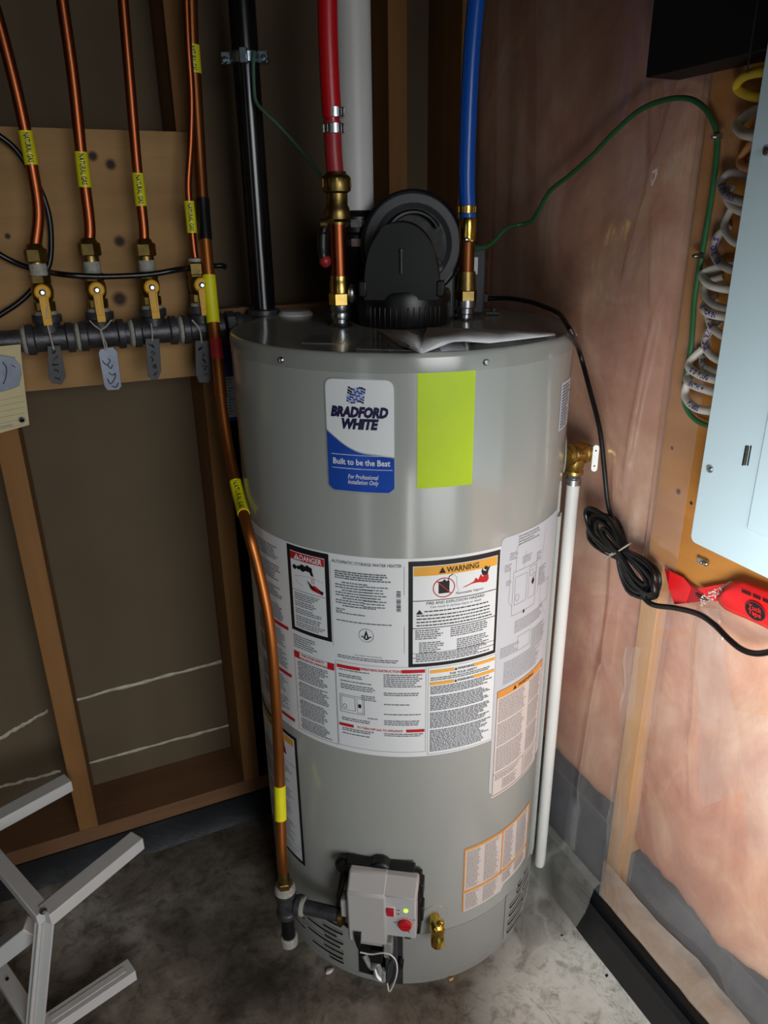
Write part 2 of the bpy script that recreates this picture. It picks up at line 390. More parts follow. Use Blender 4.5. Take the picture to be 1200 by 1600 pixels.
# ================================================================== SETTING
def structure(o): o['kind'] = 'structure'; return o
XL, YF, ZC = -3.6, -4.2, 2.45          # far left, behind the camera, ceiling
DY, DX = .05, .09                      # drywall plane (left wall), sheathing plane (right wall)
fl = structure(mk('floor', G().add([(XL, YF, 0), (DX, YF, 0), (DX, DY, 0), (XL, DY, 0), (XL, YF, -.1), (DX, YF, -.1), (DX, DY, -.1), (XL, DY, -.1)],
    [(0, 1, 2, 3), (7, 6, 5, 4), (0, 4, 5, 1), (1, 5, 6, 2), (2, 6, 7, 3), (3, 7, 4, 0)]), 'concrete', loc=(0, 0, 0), smooth=False))
structure(mk('ceiling', G().box((XL, YF, ZC), (DX, DY, ZC+.05)), 'drywall', smooth=False))
structure(mk('wall_back', G().box((XL, YF-.05, 0), (DX, YF, ZC)), 'drywall', smooth=False))
structure(mk('wall_side', G().box((XL-.05, YF, 0), (XL, DY, ZC)), 'drywall', smooth=False))
wl = structure(mk('wall_left', G().box((XL, DY, 0), (DX, DY+.02, ZC)), 'drywall', loc=(0, DY, 0), smooth=False))
wr = structure(mk('wall_right', G().box((DX, YF, 0), (DX+.02, DY, ZC)), 'foundation', loc=(DX, 0, 0), smooth=False))
SF = -.09                              # stud faces, left wall
def studA(x0, x1, z0=.108, z1=ZC):
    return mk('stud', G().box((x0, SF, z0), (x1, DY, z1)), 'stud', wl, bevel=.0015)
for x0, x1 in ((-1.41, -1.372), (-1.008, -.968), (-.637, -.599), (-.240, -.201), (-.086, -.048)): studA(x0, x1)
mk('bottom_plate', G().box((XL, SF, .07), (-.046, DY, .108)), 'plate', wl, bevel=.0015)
g = G(); g.box((-.597, SF+.002, 1.05), (-.242, SF+.04, 1.208)); mk('blocking', g, 'plate', wl, bevel=.001)
g = G(); g.box((-.199, SF+.002, 1.05), (-.088, SF+.04, 1.208)); mk('blocking', g, 'plate', wl, bevel=.001)
def curb(name, pts_fn, n, parent):
    g = G(); vs = []; fs = []
    for i in range(n+1):
        ring = pts_fn(i/n); vs += ring
    k = len(ring)
    for i in range(n):
        for j in range(k-1): fs.append((i*k+j, i*k+j+1, (i+1)*k+j+1, (i+1)*k+j))
    g.add(vs, fs); return mk(name, g, 'membrane', parent)
def wob(x, s, a): return a*noise.noise(V3((x*s, s*1.7, 3.1)))
curb('membrane_strip', lambda t: [V3((XL+(3.6-.05)*t, SF-y-wob(t*60, 1, .006)*(z < .06), z)) for y, z in ((.016, 0), (.009, .02), (.004, .05), (.003, .0695), (-.02, .070))], 120, wl)
curb('membrane_strip', lambda t: [V3((-x+wob(t*50, 1, .005)*(x > .06), -.10-3.9*t, z)) for x, z in ((.098, 0), (.090, .03), (.084, .058), (.072, .063), (.066, .052), (.060, .074), (.045, .076))], 120, wr)
# caulk seams on the drywall paper behind the studs
for (pa, pb, w) in (((106, 1097), (360, 1030), .008), ((126, 1196), (362, 1132), .007), ((0, 1154), (75, 1110), .009), ((0, 1230), (95, 1205), .008), ((388, 1021), (408, 1016), .006), ((395, 1121), (412, 1116), .006)):
    a, b = pA(*pa, DY-.001), pA(*pb, DY-.001); g = G(); N = 26; vs = []; fs = []
    for i in range(N+1):
        t = i/N; p = a.lerp(b, t); q = 1+.7*noise.noise(V3((t*14, pa[1]*.1, 0))); zz = .004*noise.noise(V3((t*6, pa[1], 2)))
        vs += [p+V3((0, 0, zz-w*q/2)), p+V3((0, -.003*q, zz)), p+V3((0, 0, zz+w*q/2))]
    for i in range(N): fs += [(3*i, 3*i+3, 3*i+4, 3*i+1), (3*i+1, 3*i+4, 3*i+5, 3*i+2)]
    mk('caulk_seam', g.add(vs, fs), 'seam', wl)
# right wall: studs, plate, insulation, sheet
BF = -.05
for y0, y1 in ((-.052, -.012), (-.722, -.684), (-1.13, -1.092), (-1.54, -1.50)):
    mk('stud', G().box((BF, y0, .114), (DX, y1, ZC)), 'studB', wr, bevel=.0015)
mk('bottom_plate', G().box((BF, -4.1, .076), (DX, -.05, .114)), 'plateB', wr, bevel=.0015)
def batt(y0, y1, zb, seed):
    g = G(); ny = max(8, int((y0-y1)/.012)); z1 = ZC-.02; nz = 150; vs = []; fs = []
    for j in range(nz+1):
        tz = j/nz
        for i in range(ny+1):
            ty = i/ny; y = y0+(y1-y0)*ty
            zl = zb+.02*noise.noise(V3((y*9, seed, 0)))+.012*noise.noise(V3((y*40, seed, 0)))
            z = zl+(z1-zl)*tz; e = min(ty, 1-ty)*(y0-y1)
            pil = .018*(1-math.exp(-e/.03))
            x = -.026-pil-.008*noise.noise(V3((y*6, z*4, seed)))-.002*noise.noise(V3((y*24, z*14, seed)))
            eb = (z-zl); x += .03*math.exp(-eb/.012)
            vs.append(V3((max(x, -.0535), y, z)))
    for j in range(nz):
        for i in range(ny): a = j*(ny+1)+i; fs.append((a, a+1, a+ny+2, a+ny+1))
    # underside running back to the sheathing
    b = len(vs)
    for i in range(ny+1): p = vs[i]; vs.append(V3((DX-.002, p.y, p.z-.01)))
    for i in range(ny): fs.append((i, i+1, b+i+1, b+i))
    return mk('insulation_batt', g.add(vs, fs), 'insul', wr, sharp=180)
batt(-.053, -.683, .275, 1); batt(-.723, -1.091, .232, 5); batt(-1.131, -1.499, .215, 9)
mk('foundation_ledge', G().box((-.0545, -.683, .0765), (DX-.001, -.053, .268)), 'foundation', wr, bevel=.003)
for a_, b_ in ((-.723, -1.091), (-1.131, -1.499)): mk('foundation_ledge', G().box((-.030, b_, .1145), (DX-.001, a_, .222)), 'foundation', wr, bevel=.004)
# the clear vapour barrier in front of studs and insulation, lapping over the plywood edge
PLYZ = .845
def sheet_x(y, z):
    x = -.064-.004*noise.noise(V3((y*5, z*2.2, 4)))-.0016*noise.noise(V3((y*18, z*6, 8)))
    x -= .004*max(0, noise.noise(V3((y*11, z*1.4, 1.3))))
    for (ya, za, yb, zb, w, h) in ((-.585, 1.30, -.66, 1.56, .007, .020), (-.640, 1.26, -.600, 1.52, .006, .012), (-.632, .95, -.655, 1.22, .008, .014), (-.640, .62, -.610, .96, .010, .018),
                                  (-.60, .30, -.655, .9, .012, .012), (-.86, .50, -.83, .80, .012, .020), (-.80, .44, -.86, .62, .02, .014), (-.35, 1.35, -.30, 1.75, .03, .012), (-.22, .7, -.19, 1.9, .02, .016),
                                  (-.46, 1.0, -.52, 1.3, .03, .008), (-1.0, .2, -.93, .6, .03, .014)):
        if za-.05 < z < zb+.05:
            t = (z-za)/(zb-za); yc = ya+(yb-ya)*t+.003*math.sin(z*13+ya*9); d = (y-yc)/w; e = min(1, max(0, min(z-za, zb-z)/.05+1)); x -= .42*h*math.exp(-d*d)*e
    return x
def sheet(name, y0, y1, zlo, zhi, dy, dz, xf, mt='poly', drop=None):
    ny = int(abs(y1-y0)/dy); nz = int((zhi-zlo)/dz); vs = []; fs = []
    for j in range(nz+1):
        for i in range(ny+1):
            y = y0+(y1-y0)*i/ny; z = zlo+(zhi-zlo)*j/nz; vs.append(V3((xf(y, z), y, z)))
    for j in range(nz):
        for i in range(ny): a = j*(ny+1)+i; fs.append((a, a+1, a+ny+2, a+ny+1))
    return mk(name, G().add(vs, fs), mt, wr, sharp=180)
sheet('vapour_barrier', -.03, -.765, .098, 2.4, .0045, .012, lambda y, z: min(sheet_x(y, z), -.068 if y < -.69 and z > .8 else 0))
sheet('vapour_barrier', -.745, -2.2, .098, PLYZ+.02, .0065, .012, lambda y, z: sheet_x(y, z)+(.0 if z < PLYZ-.05 else .004))
# a loose flap of the same sheet lying over the curb onto the floor beside the heater
vs = []; fs = []; NY, NT_ = 24, 14
for i in range(NY+1):
    t = i/NY; y = -.38-.31*t; ext = .055+.06*t
    for j in range(NT_+1):
        q = j/NT_
        if q < .35: k = q/.35; x = -.062-.03*k; z = .12-.035*k
        elif q < .6: k = (q-.35)/.25; x = -.092-.02*k; z = .085-.07*k
        else: k = (q-.6)/.4; x = -.112-ext*k; z = .015+.012*math.sin(k*PI)*(1+.6*noise.noise(V3((y*20, k*3, 1))))-.009*k
        vs.append(V3((x, y+.01*noise.noise(V3((t*5, q*4, 0))), z+.003*noise.noise(V3((y*30, q*9, 2)))+.002)))
for i in range(NY):
    for j in range(NT_): a = i*(NT_+1)+j; fs.append((a, a+1, a+NT_+2, a+NT_+1))
mk('sheet_flap', G().add(vs, fs), 'flap', wr, sharp=180)
def lap(pp, x, wv):
    (a, b, c, d) = [V3((px, py, 0)) for px, py in pp]; vs = []; fs = []; n1, n2 = 30, 8
    for i in range(n1+1):
        l, r = a.lerp(d, i/n1), b.lerp(c, i/n1)
        for j in range(n2+1):
            q = l.lerp(r, j/n2); q.x += wv*noise.noise(V3((i*.25, j*.1, pp[0][0]))); vs.append(pB(q.x, q.y, x-.004*math.sin(PI*j/n2)*(1+.5*math.sin(i*.4))))
    for i in range(n1):
        for j in range(n2): q = i*(n2+1)+j; fs.append((q, q+n2+1, q+n2+2, q+1))
    mk('sheet_lap', G().add(vs, fs), 'lap', wr, sharp=180)
lap(((1088, 948), (1122, 952), (1166, 1235), (1094, 1262)), -.078, 8)
lap(((978, 1010), (1000, 1012), (966, 1385), (940, 1385)), -.076, 5)
lap(((1150, 1110), (1205, 1120), (1215, 1360), (1170, 1330)), -.076, 9)
g_ = G(); vs = []; fs = []
for i in range(61):
    y = -.70-1.4*i/60
    for z in (.108, .13, .155, .18, .200+.012*noise.noise(V3((y*8, 0, 5)))): vs.append(V3((-.072-.003*noise.noise(V3((y*25, z*30, 1))), y, z)))
for i in range(60):
    for j in range(4): a = i*5+j; fs.append((a, a+1, a+6, a+5))
mk('sheet_lap', g_.add(vs, fs), 'lap2', wr, sharp=180)
# ================================================================== WATER HEATER
wh = thing('water_heater', (TC.x, TC.y, 0), 'tall grey cylindrical gas water heater with warning labels standing in the corner', 'water heater')
def zaxis(prof): return prof
O2 = V3((TC.x, TC.y, 0))
g = G(); g.lathe(O2, UZ, [(TR-.0015, .137), (TR, .1375), (TR, 1.173), (TR-.001, 1.176)], 128)
jk = mk('jacket', g, 'jacket', wh)
g = G(); g.lathe(O2, UZ, [(TR-.006, 1.170), (TR+.0008, 1.1725), (TR+.0012, 1.192), (TR-.001, 1.1965), (TR-.004, 1.1985), (TR-.008, 1.1978), (0.2, 1.197), (.0001, 1.197)], 128)
lid = mk('lid', g, 'lid', wh, sharp=50)
for phi in (-36.2, 23.8, -96, 84):
    n, t = tframe(phi); p = tk(phi, 1.182, TR+.001); g = G(); g.lathe(p, n, [(.0047, 0), (.0047, .0012), (.0032, .003), (.0001, .0036)], 14); g.box(p+n*.0034+V3((-.0006, -.0006, -.002)), p+n*.0042+V3((.0006, .0006, .002)))
    mk('lid_screw', g, 'steel', wh)
g = G(); g.lathe(O2, UZ, [(TR-.012, .0), (TR-.004, .0), (TR-.002, .016), (TR-.0005, .021), (TR-.0008, .134), (TR-.006, .1365)], 128)
sk = mk('skirt', g, 'jacketlow', wh, sharp=50)
# vent louvres: recessed dark slots with a lip
def slot(p0, p1, z, h=.0085):
    g = G(); cpatch(g, p0, p1, z-h/2, z+h/2, off=.0006, rad=h/2-.0001); o = mk('louvre_slot', g, 'hole', wh)
    g = G(); mm = PI/180*TR; pts = [tk(p0+(p1-p0)*i/8, z+h*.5+.001, TR+.001) for i in range(9)]; g.tube(pts, .0011, 6); mk('louvre_lip', g, 'jacketlow', wh)
for z, a, b in ((.105, -33.5, -24), (.124, -36, -24.5), (.079, -33, -24), (.052, -33.5, -24), (.092, -42, -26.8), (.066, -42, -25.5), (.038, -40, -24.5), (.027, -31, -24.2), (.105, -52, -43), (.079, -54, -44), (.053, -56, -44), (.124, -60, -47)):
    slot(a, b, z, .0075)
for z, a, b in ((.126, 54.5, 58), (.113, 53.5, 66), (.094, 48.5, 58), (.090, 60, 70), (.072, 48.5, 61), (.062, 60, 70), (.050, 48, 62), (.029, 47.6, 60), (.135, 60, 70)): slot(a, b, z, .0085)
g = G(); cpatch(g, 45.2, 46.6, .02, .137, off=.0008); mk('skirt_seam', g, 'jacketlow', wh)
# vertical jacket seam cover on the right
g = G(); n, t = tframe(71); g.obox(tk(71, .52, TR+.0015), n, t, UZ, .0022, .011, .375); mk('jacket_seam_strip', g, 'jacket', wh, bevel=.001)
# burner access opening
g = G(); cpatch(g, -17.6, -1.5, .022, .113, off=.0009, rad=.002); op = mk('access_opening', g, 'hole', wh)
g = G(); cpatch(g, -17.6, -7, .016, .0215, off=.002); g.v; mk('opening_sill', g, 'jacketlow', wh)
n, t = tframe(-6)
g = G(); g.obox(tk(-4.2, .095, TR+.012), t, UZ, n, .011, .062, .008); mk('burner_bracket', g, 'darkplastic', wh, bevel=.002)
g = G(); g.obox(tk(-1.7, .092, TR+.003), t, UZ, n, .0075, .082, .002); mk('viewing_strip', g, 'tagblack', wh, bevel=.001)
g = G(); pts = []
for i in range(26):
    a = random.uniform(-13, -6.5); pts.append(tk(a, random.uniform(.026, .075), TR+.004+random.uniform(0, .012)))
g.tube(spl([tk(-15, .075, TR+.004), tk(-12, .055, TR+.01), tk(-9.5, .07, TR+.014), tk(-8.5, .045, TR+.015), tk(-10.5, .035, TR+.012), tk(-8, .03, TR+.012), tk(-6.8, .06, TR+.014)], 8), .0055, 8)
g.tube(spl([tk(-11, .065, TR+.004), tk(-9.5, .045, TR+.016), tk(-7.4, .038, TR+.018), tk(-6.6, .055, TR+.016)], 8), .006, 8); mk('foil_wire_sleeve', g, 'silver', wh)

# ---- brand label
L0, L1, LZ0, LZ1 = -22.1, -1.6, 1.0015, 1.1655
g = G(); cpatch(g, L0, L1, LZ0, LZ1, .0005, .013); bl = mk('brand_label', g, 'silver', wh); lab(bl, 'white and blue brand label with silver rim')
g = G(); cpatch(g, L0+.45, L1-.45, LZ0+.0022, LZ1-.0022, .0008, .011); mk('label_face', g, 'labelwhite', bl)
def wave(c, up):
    t = (c-L0)/(L1-L0); a = 1.0925-.0325*math.sin(min(1, t/.62)*PI/2)+(.0 if t < .5 else -.0055*((t-.5)/.5)**1.6)
    return a+up
g = G(); cpatch(g, L0+.46, L1-.46, LZ0+.0022, 1.08, .0010, .0, n=40, top=lambda c: wave(c, .0016), bot=lambda c: LZ0+.0026+(.0075*max(0, 1-min(c-L0-.46, L1-.46-c)/2.1)**2)); mk('label_wave_rim', g, 'silver', bl)
g = G(); cpatch(g, L0+.46, L1-.46, LZ0+.0022, 1.08, .0012, .0, n=40, top=lambda c: wave(c, 0), bot=lambda c: LZ0+.0026+(.0075*max(0, 1-min(c-L0-.46, L1-.46-c)/2.1)**2)); mk('label_wave', g, 'logoblue', bl)
g = G(); ctext(g, 'BRADFORD', .0190, -11.9, 1.1190, .0013, bold=.065, shear=.25, sx=.80); ctext(g, 'WHITE', .0190, -11.6, 1.1025, .0013, bold=.065, shear=.25, sx=.85); mk('brand_lettering', g, 'navy', bl, kind='stuff')
g = G()
for k in range(6):
    for j in range(8):
        a = -15.0+j*.62-k*.12+.25; zz = 1.1545-k*.0036-.002*math.sin(j*.85)-j*.0004; h = .0027 if k != 1 else .0032
        g.mat('navy' if (j < 2 and k < 3) or k in (0, 5) and j > 4 else ('logoblue' if (k+j) % 3 else 'silver')); cpoly(g, [(a, zz-h), (a+.6, zz-h-.0009), (a+.6, zz-.0009), (a, zz)], .0013)
mk('flag_emblem', g, None, bl, kind='stuff')
g = G(); cpatch(g, -20.5, -2.6, 1.0575, 1.0583, .0014); cpatch(g, -20.5, -2.6, 1.0375, 1.0383, .0014)
ctext(g, 'Built to be the Best', .0122, -11.6, 1.0478, .0014, bold=.02, sx=.86); ctext(g, 'For Professional', .0092, -11.1, 1.0265, .0014, shear=.25, bold=.01, sx=.72); ctext(g, 'Installation Only', .0092, -11.1, 1.0175, .0014, shear=.25, bold=.01, sx=.72)
mk('slogan_lettering', g, 'labelwhite', bl, kind='stuff')
# ---- lime sticker
g = G(); cpatch(g, 4.35, 20.8, 1.0105, 1.1755, .0006); lab(mk('energy_sticker', g, 'lime', wh), 'blank lime green sticker')

# ---- main wrap label
rnd = random.Random(3)
g = G(); cpatch(g, -69, 32.6, .5435, .9022, .0005); ml = mk('warning_label', g, 'labelwhite', wh); lab(ml, 'wide white wrap of warnings and operating instructions')
blk, gry, red, org, wht = G(), G(), G(), G(), G()
# danger box
cpatch(blk, -39.4, -23.0, .7475, .8995, .0008); cpatch(wht, -37.9, -24.5, .7545, .8905, .0011); cpatch(red, -37.8, -24.6, .8765, .8895, .0014)
w2, b2 = G(), G(); ctext(w2, 'DANGER', .0125, -29.6, .883, .0017, bold=.02, sx=.82); cpoly(w2, [(-36.3, .8782), (-33.9, .8782), (-35.1, .8878)], .0017); ctext(b2, '!', .0075, -35.1, .8818, .002, bold=.02)
cpatch(b2, -37.9, -24.5, .8235, .8242, .0014)
# tap and scalded hand pictogram
for (p, z, r) in ((-36.2, .864, .0042), (-34.6, .8645, .0035), (-32.9, .8655, .0062), (-30.9, .868, .0045), (-29.8, .867, .0035)):
    cpoly(b2, [(p+math.degrees(r*math.cos(a)/TR), z+r*math.sin(a)) for a in [2*PI*i/12 for i in range(12)]], .0016)
cpoly(b2, [(-33.5, .8665), (-29.2, .8655), (-28.6, .8560), (-29.6, .8560), (-30.2, .8615), (-33.5, .8625)], .0016)
for k in range(5): cline(b2, [(-31.3+k*.25, .846-k*.0025), (-29.2+k*.5, .838-k*.0018)], .0012, .0016)
cpoly(b2, [(-27.4, .8355), (-25.5, .827), (-25.2, .8335)], .0017)
r2 = G(); cpoly(r2, [(-30.6, .8375), (-29.6, .8315), (-25.9, .8275), (-25.8, .8335), (-28.4, .8405)], .0015)
for k in range(4): cline(r2, [(-29.6+k*.4, .854), (-29.7+k*.4, .843)], .0004, .0015)
cline(b2, [(-36.5, .848), (-34, .8515), (-30, .853), (-25.2, .849)], .0003, .0014); cline(b2, [(-36, .843), (-35.5, .838), (-33, .834)], .0003, .0014)
for z0, z1 in ((.8075, .8205), (.7945, .8055), (.781, .7925), (.769, .779), (.757, .7675)): cprint(gry, -37, -25.2, z0, z1, .0035, .0017, .0014, .35, rnd=rnd)
cprint(gry, -38.8, -28.5, .7165, .7405, .0042, .0018, rnd=rnd)
# centre column
ctext(b2, 'AUTOMATIC STORAGE WATER HEATER', .0072, -11.0, .8905, .0011, sx=.82)
cprint(gry, -21, -3, .8605, .8765, .0036, .0022, .0011, .15, rnd=rnd)
cprint(gry, -21, -6, .8160, .8590, .0044, .0020, .0011, .45, indent=2.2, rnd=rnd); cprint(gry, -12, -3.4, .8160, .8560, .0048, .0018, .0012, .3, rnd=rnd)
cprint(gry, -21, -17, .806, .8125, .0036, .0018, rnd=rnd); cprint(gry, -21, -9, .8015, .806, .0036, .0018, rnd=rnd); cprint(gry, -21, -2, .7875, .793, .0045, .0018, ragged=.05, rnd=rnd)
for k in range(16):
    if rnd.random() < .8: cpatch(gry if k % 4 else b2, -1.7, -.4, .8475-k*.0022, .8475-k*.0022+rnd.uniform(.0009, .0019), .0012)
th = [2*PI*i/28 for i in range(29)]
cline(gry, [(-11.3+2.35*math.cos(a), .770+.0115*math.sin(a)) for a in th], .0007)
cpoly(b2, [(-12.1, .764), (-11.3, .7615), (-10.5, .764), (-10.6, .7685), (-11.3, .7795), (-12.0, .7685)], .0012); cline(b2, [(-12.9, .7685), (-12.1, .766)], .0018); cline(b2, [(-10.5, .766), (-9.7, .7685)], .0018)
cpoly(wht, [(-11.6, .765), (-11.1, .765), (-11.1, .769), (-11.35, .772)], .0014)
ctext(gry, 'For potable water heating only', .0034, -10.8, .7325, .0011); cprint(gry, -21.2, -1, .7215, .7295, .0034, .0017, ragged=.03, rnd=rnd)
for a in ((-22.6, .742, .89), (.6, .842, .89), (.6, .742, .79)): cpatch(gry, a[0], a[0]+.1, a[1], a[2], .0011)
# warning box
cpatch(blk, 1.9, 31.9, .7162, .8975, .0008); cpatch(wht, 3.25, 30.9, .7225, .8895, .0011); cpatch(org, 3.5, 30.7, .8735, .8885, .0014)
ctext(b2, 'WARNING', .0125, 18.8, .881, .0017, bold=.02, sx=.85); cpoly(b2, [(11.1, .8762), (13.3, .8762), (12.2, .8862)], .0017)
for z in (.8315, .7845): cpatch(b2, 3.25, 30.9, z, z+.0012, .0014)
cpatch(b2, 3.25, 30.9, .7405, .7412, .0014); cpatch(b2, 3.25, 30.9, .7325, .7335, .0014)
cpoly(b2, [(11.1, .8425), (14.5, .8425), (14.5, .8625), (13.4, .8625), (13.0, .866), (12.2, .8625), (11.1, .8625)], .0015)
cline(b2, [(14.0, .862), (14.4, .8695), (15.6, .873)], .0014, .0015); cline(gry, [(15.8, .872), (16.8, .867), (16.9, .851), (17.6, .843)], .0005, .0015)
cline(r2, [(12.8+3.35*math.cos(a), .852+.0158*math.sin(a)) for a in th], .0014, .0018); cline(r2, [(10.6, .863), (15.1, .841)], .0014, .0018)
cpoly(r2, [(18.6, .8475), (22.5, .8545), (23.2, .8605), (24.0, .856), (24.9, .8645), (25.6, .859), (26.6, .8655), (27.6, .861), (27.8, .854), (27.2, .8495)], .0015)
cpoly(b2, [(25.5, .862), (27.3, .862), (27.6, .869), (28.2, .875), (27.5, .874), (26.6, .868), (25.7, .870), (25.4, .875), (25.0, .869)], .0018); cpoly(b2, [(26.6+.62*math.cos(a), .8735+.003*math.sin(a)) for a in th[:-1]], .0018)
ctext(b2, 'Flammable Vapors', .0062, 21.3, .8390, .0014, shear=.25)
ctext(b2, 'FIRE AND EXPLOSION HAZARD', .0066, 17, .8275, .0014, bold=.01); ctext(b2, 'Can result in serious injury or death', .0056, 17, .8205, .0014)
cpoly(b2, [(4.2, .8095), (6.4, .8095), (5.3, .8172)], .0015); cprint(b2, 6.8, 29.6, .8110, .8165, .0055, .0019, .0014, .05, rnd=rnd); cprint(b2, 4.4, 30, .786, .8095, .0056, .0019, .0014, .07, rnd=rnd)
cprint(gry, 4, 13.8, .765, .783, .0036, .002, .0014, .2, rnd=rnd); cprint(gry, 15.2, 29.5, .765, .783, .0036, .002, .0014, .2, rnd=rnd)
cprint(gry, 5.2, 14.6, .742, .761, .0034, .0019, .0014, .3, rnd=rnd); cprint(gry, 17.4, 30, .742, .761, .0034, .0019, .0014, .2, rnd=rnd)
cprint(gry, 4.2, 29.5, .7345, .740, .0028, .0018, .0014, .3, rnd=rnd); cprint(gry, 4.2, 29.5, .7235, .732, .0034, .0021, .0014, .2, rnd=rnd)
# lower left: lighting instruction box
cframe(gry, -39.2, -22.3, .5515, .7085, .0006, .0009); cpatch(red, -39.0, -36.6, .6955, .708, .0012); cpatch(red, -25.1, -22.6, .6955, .708, .0012)
ctext(red, 'FOR YOUR SAFETY', .0054, -31, .7045, .0012, bold=.02); ctext(red, 'READ BEFORE OPERATING', .0048, -31, .6975, .0012, bold=.02)
for z0, z1 in ((.655, .692), (.62, .651), (.582, .616), (.556, .579)): cprint(gry, -37.8, -24.2, z0, z1, .0034, .0018, .0011, .22, indent=.5, rnd=rnd)
# operating instructions
cframe(gry, -22.1, 7.6, .5530, .7165, .0005, .0009); cpatch(red, -21.6, -13.6, .7045, .7105, .0012); cpatch(red, -.2, 7.2, .7055, .7115, .0012)
ctext(red, 'OPERATING INSTRUCTIONS', .0062, -7, .7085, .0012, bold=.02, sx=.86)
cpatch(red, -21.6, -16.4, .5930, .5985, .0012); cpatch(red, 1.2, 7.2, .5930, .5985, .0012); ctext(red, 'TO TURN OFF GAS TO APPLIANCE', .0054, -7.6, .5955, .0012, bold=.02, sx=.88)
for a, b, z0, z1 in ((-21, -9, .699, .7035), (-21, -12, .689, .6945), (-20.5, -10, .6795, .683), (-20.5, -8, .667, .6765), (-20.5, -8.5, .6025, .6115), (-13.5, -8, .650, .660), (-11.5, -7, .6145, .618), (-6, 7, .679, .7035), (-6, 6, .663, .6695), (-6, 3.8, .6445, .648), (-6, 7, .6255, .629), (-6, 6, .6045, .6165), (-20.5, -9, .584, .591), (-20.5, -9, .577, .581), (-6, 7, .5835, .591)): cprint(gry, a, b, z0, z1, .0036, .0018, .0011, .15, rnd=rnd)
cframe(blk, -21, -12.5, .621, .655, .0006, .0011); cframe(blk, -20.4, -15.6, .626, .652, .0005, .0012); cframe(blk, -15, -13, .624, .652, .0004, .0012); cpoly(blk, [(-14.6, .634), (-13.6, .634), (-13.6, .641), (-14.6, .641)], .0012)
cline(blk, [(-19.2+.6*math.cos(a), .633+.004*math.sin(a)) for a in th[::2]], .0006)
# orange headed warning text
cframe(gry, 8.2, 32.2, .5465, .7135, .0005, .0009); cpatch(org, 8.8, 16.8, .7030, .7085, .0012); cpatch(org, 23.8, 31.8, .7030, .7085, .0012); cpatch(org, 8.8, 16.8, .6810, .6865, .0012); cpatch(org, 23.8, 31.8, .6810, .6865, .0012)
ctext(b2, 'WARNING', .0058, 20.8, .7060, .0013, bold=.02); ctext(b2, 'FOR YOUR SAFETY', .0055, 20.2, .6985, .0013, bold=.01); ctext(b2, 'WARNING', .0058, 20.8, .6840, .0013, bold=.02)
for z in (.7060, .6840): cpoly(b2, [(16.9, z-.0025), (17.9, z-.0025), (17.4, z+.0025)], .0013)
cprint(gry, 9, 31, .6885, .6955, .0034, .0018, .0011, .1, rnd=rnd)
for z0, z1 in ((.6625, .679), (.632, .660), (.598, .629), (.553, .595)): cprint(gry, 9, 31.4, z0, z1, .0031, .0019, .0011, .18, rnd=rnd)
# far left column
for z in (.740, .6485, .5585): cpatch(red, -50, -41.2, z, z+.0065, .0012)
for z0, z1 in ((.86, .885), (.822, .852), (.79, .812), (.752, .78), (.70, .735), (.66, .695), (.61, .643), (.572, .602)): cprint(gry, -62, -42.5, z0, z1, .0042, .0019, .0011, .2, rnd=rnd)
for nm, gg, mt in (('print_black_frames', blk, 'ink'), ('print_white_fields', wht, 'labelwhite'), ('print_small_text', gry, 'inkgrey'), ('print_red', red, 'inkred'), ('print_orange', org, 'inkorange'), ('print_black', b2, 'ink'), ('print_white_words', w2, 'labelwhite'), ('print_red_pictograms', r2, 'inkred')): mk(nm, gg, mt, ml, kind='stuff')
# ---- right-hand installation label
g = G(); cpatch(g, 32.2, 66, .425, .9145, .0007, .008); rl = mk('installation_label', g, 'labelgrey', wh); lab(rl, 'pale grey label of wiring diagrams and small print')
gry, blk = G(), G()
cprint(gry, 39.5, 51, .8935, .911, .0045, .0022, rnd=rnd)
for a, b, z0, z1 in ((36, 40, .874, .886), (34, 37.5, .853, .868), (42, 48, .86, .872), (50, 54, .85, .866), (35, 38, .83, .84), (52, 58, .80, .835), (40, 60, .735, .76), (34, 44, .70, .72), (50, 62, .69, .725), (36, 60, .645, .69)): cprint(gry, a, b, z0, z1, .0034, .0014, .0011, .3, rnd=rnd)
for bx in ((38, 50.5, .772, .85), (39, 45, .79, .84), (46, 50, .79, .846), (42, 49, .70, .728), (54, 61, .76, .80)): cframe(gry, *bx, .0007, .0011)
for p, z, r in ((40.4, .802, .006), (47.4, .835, .006), (49.2, .828, .004)): cline(gry, [(p+math.degrees(r*.7*math.cos(a)/TR), z+r*math.sin(a)) for a in th], .0007)
cpoly(blk, [(47.6, .818), (48.5, .825), (49.4, .818), (48.5, .811)], .0012); cpoly(blk, [(43.8, .768), (44.6, .768), (44.6, .774), (43.8, .774)], .0012)
for pts in (((39, .85), (39, .892), (45, .90)), ((36.5, .86), (36.5, .80), (38, .79)), ((52, .79), (55, .90)), ((43, .85), (43.5, .88)), ((55, .77), (60, .73))): cline(gry, pts, .0005)
mk('diagram_print', gry, 'inkfaint', rl, kind='stuff'); mk('diagram_marks', blk, 'ink', rl, kind='stuff')
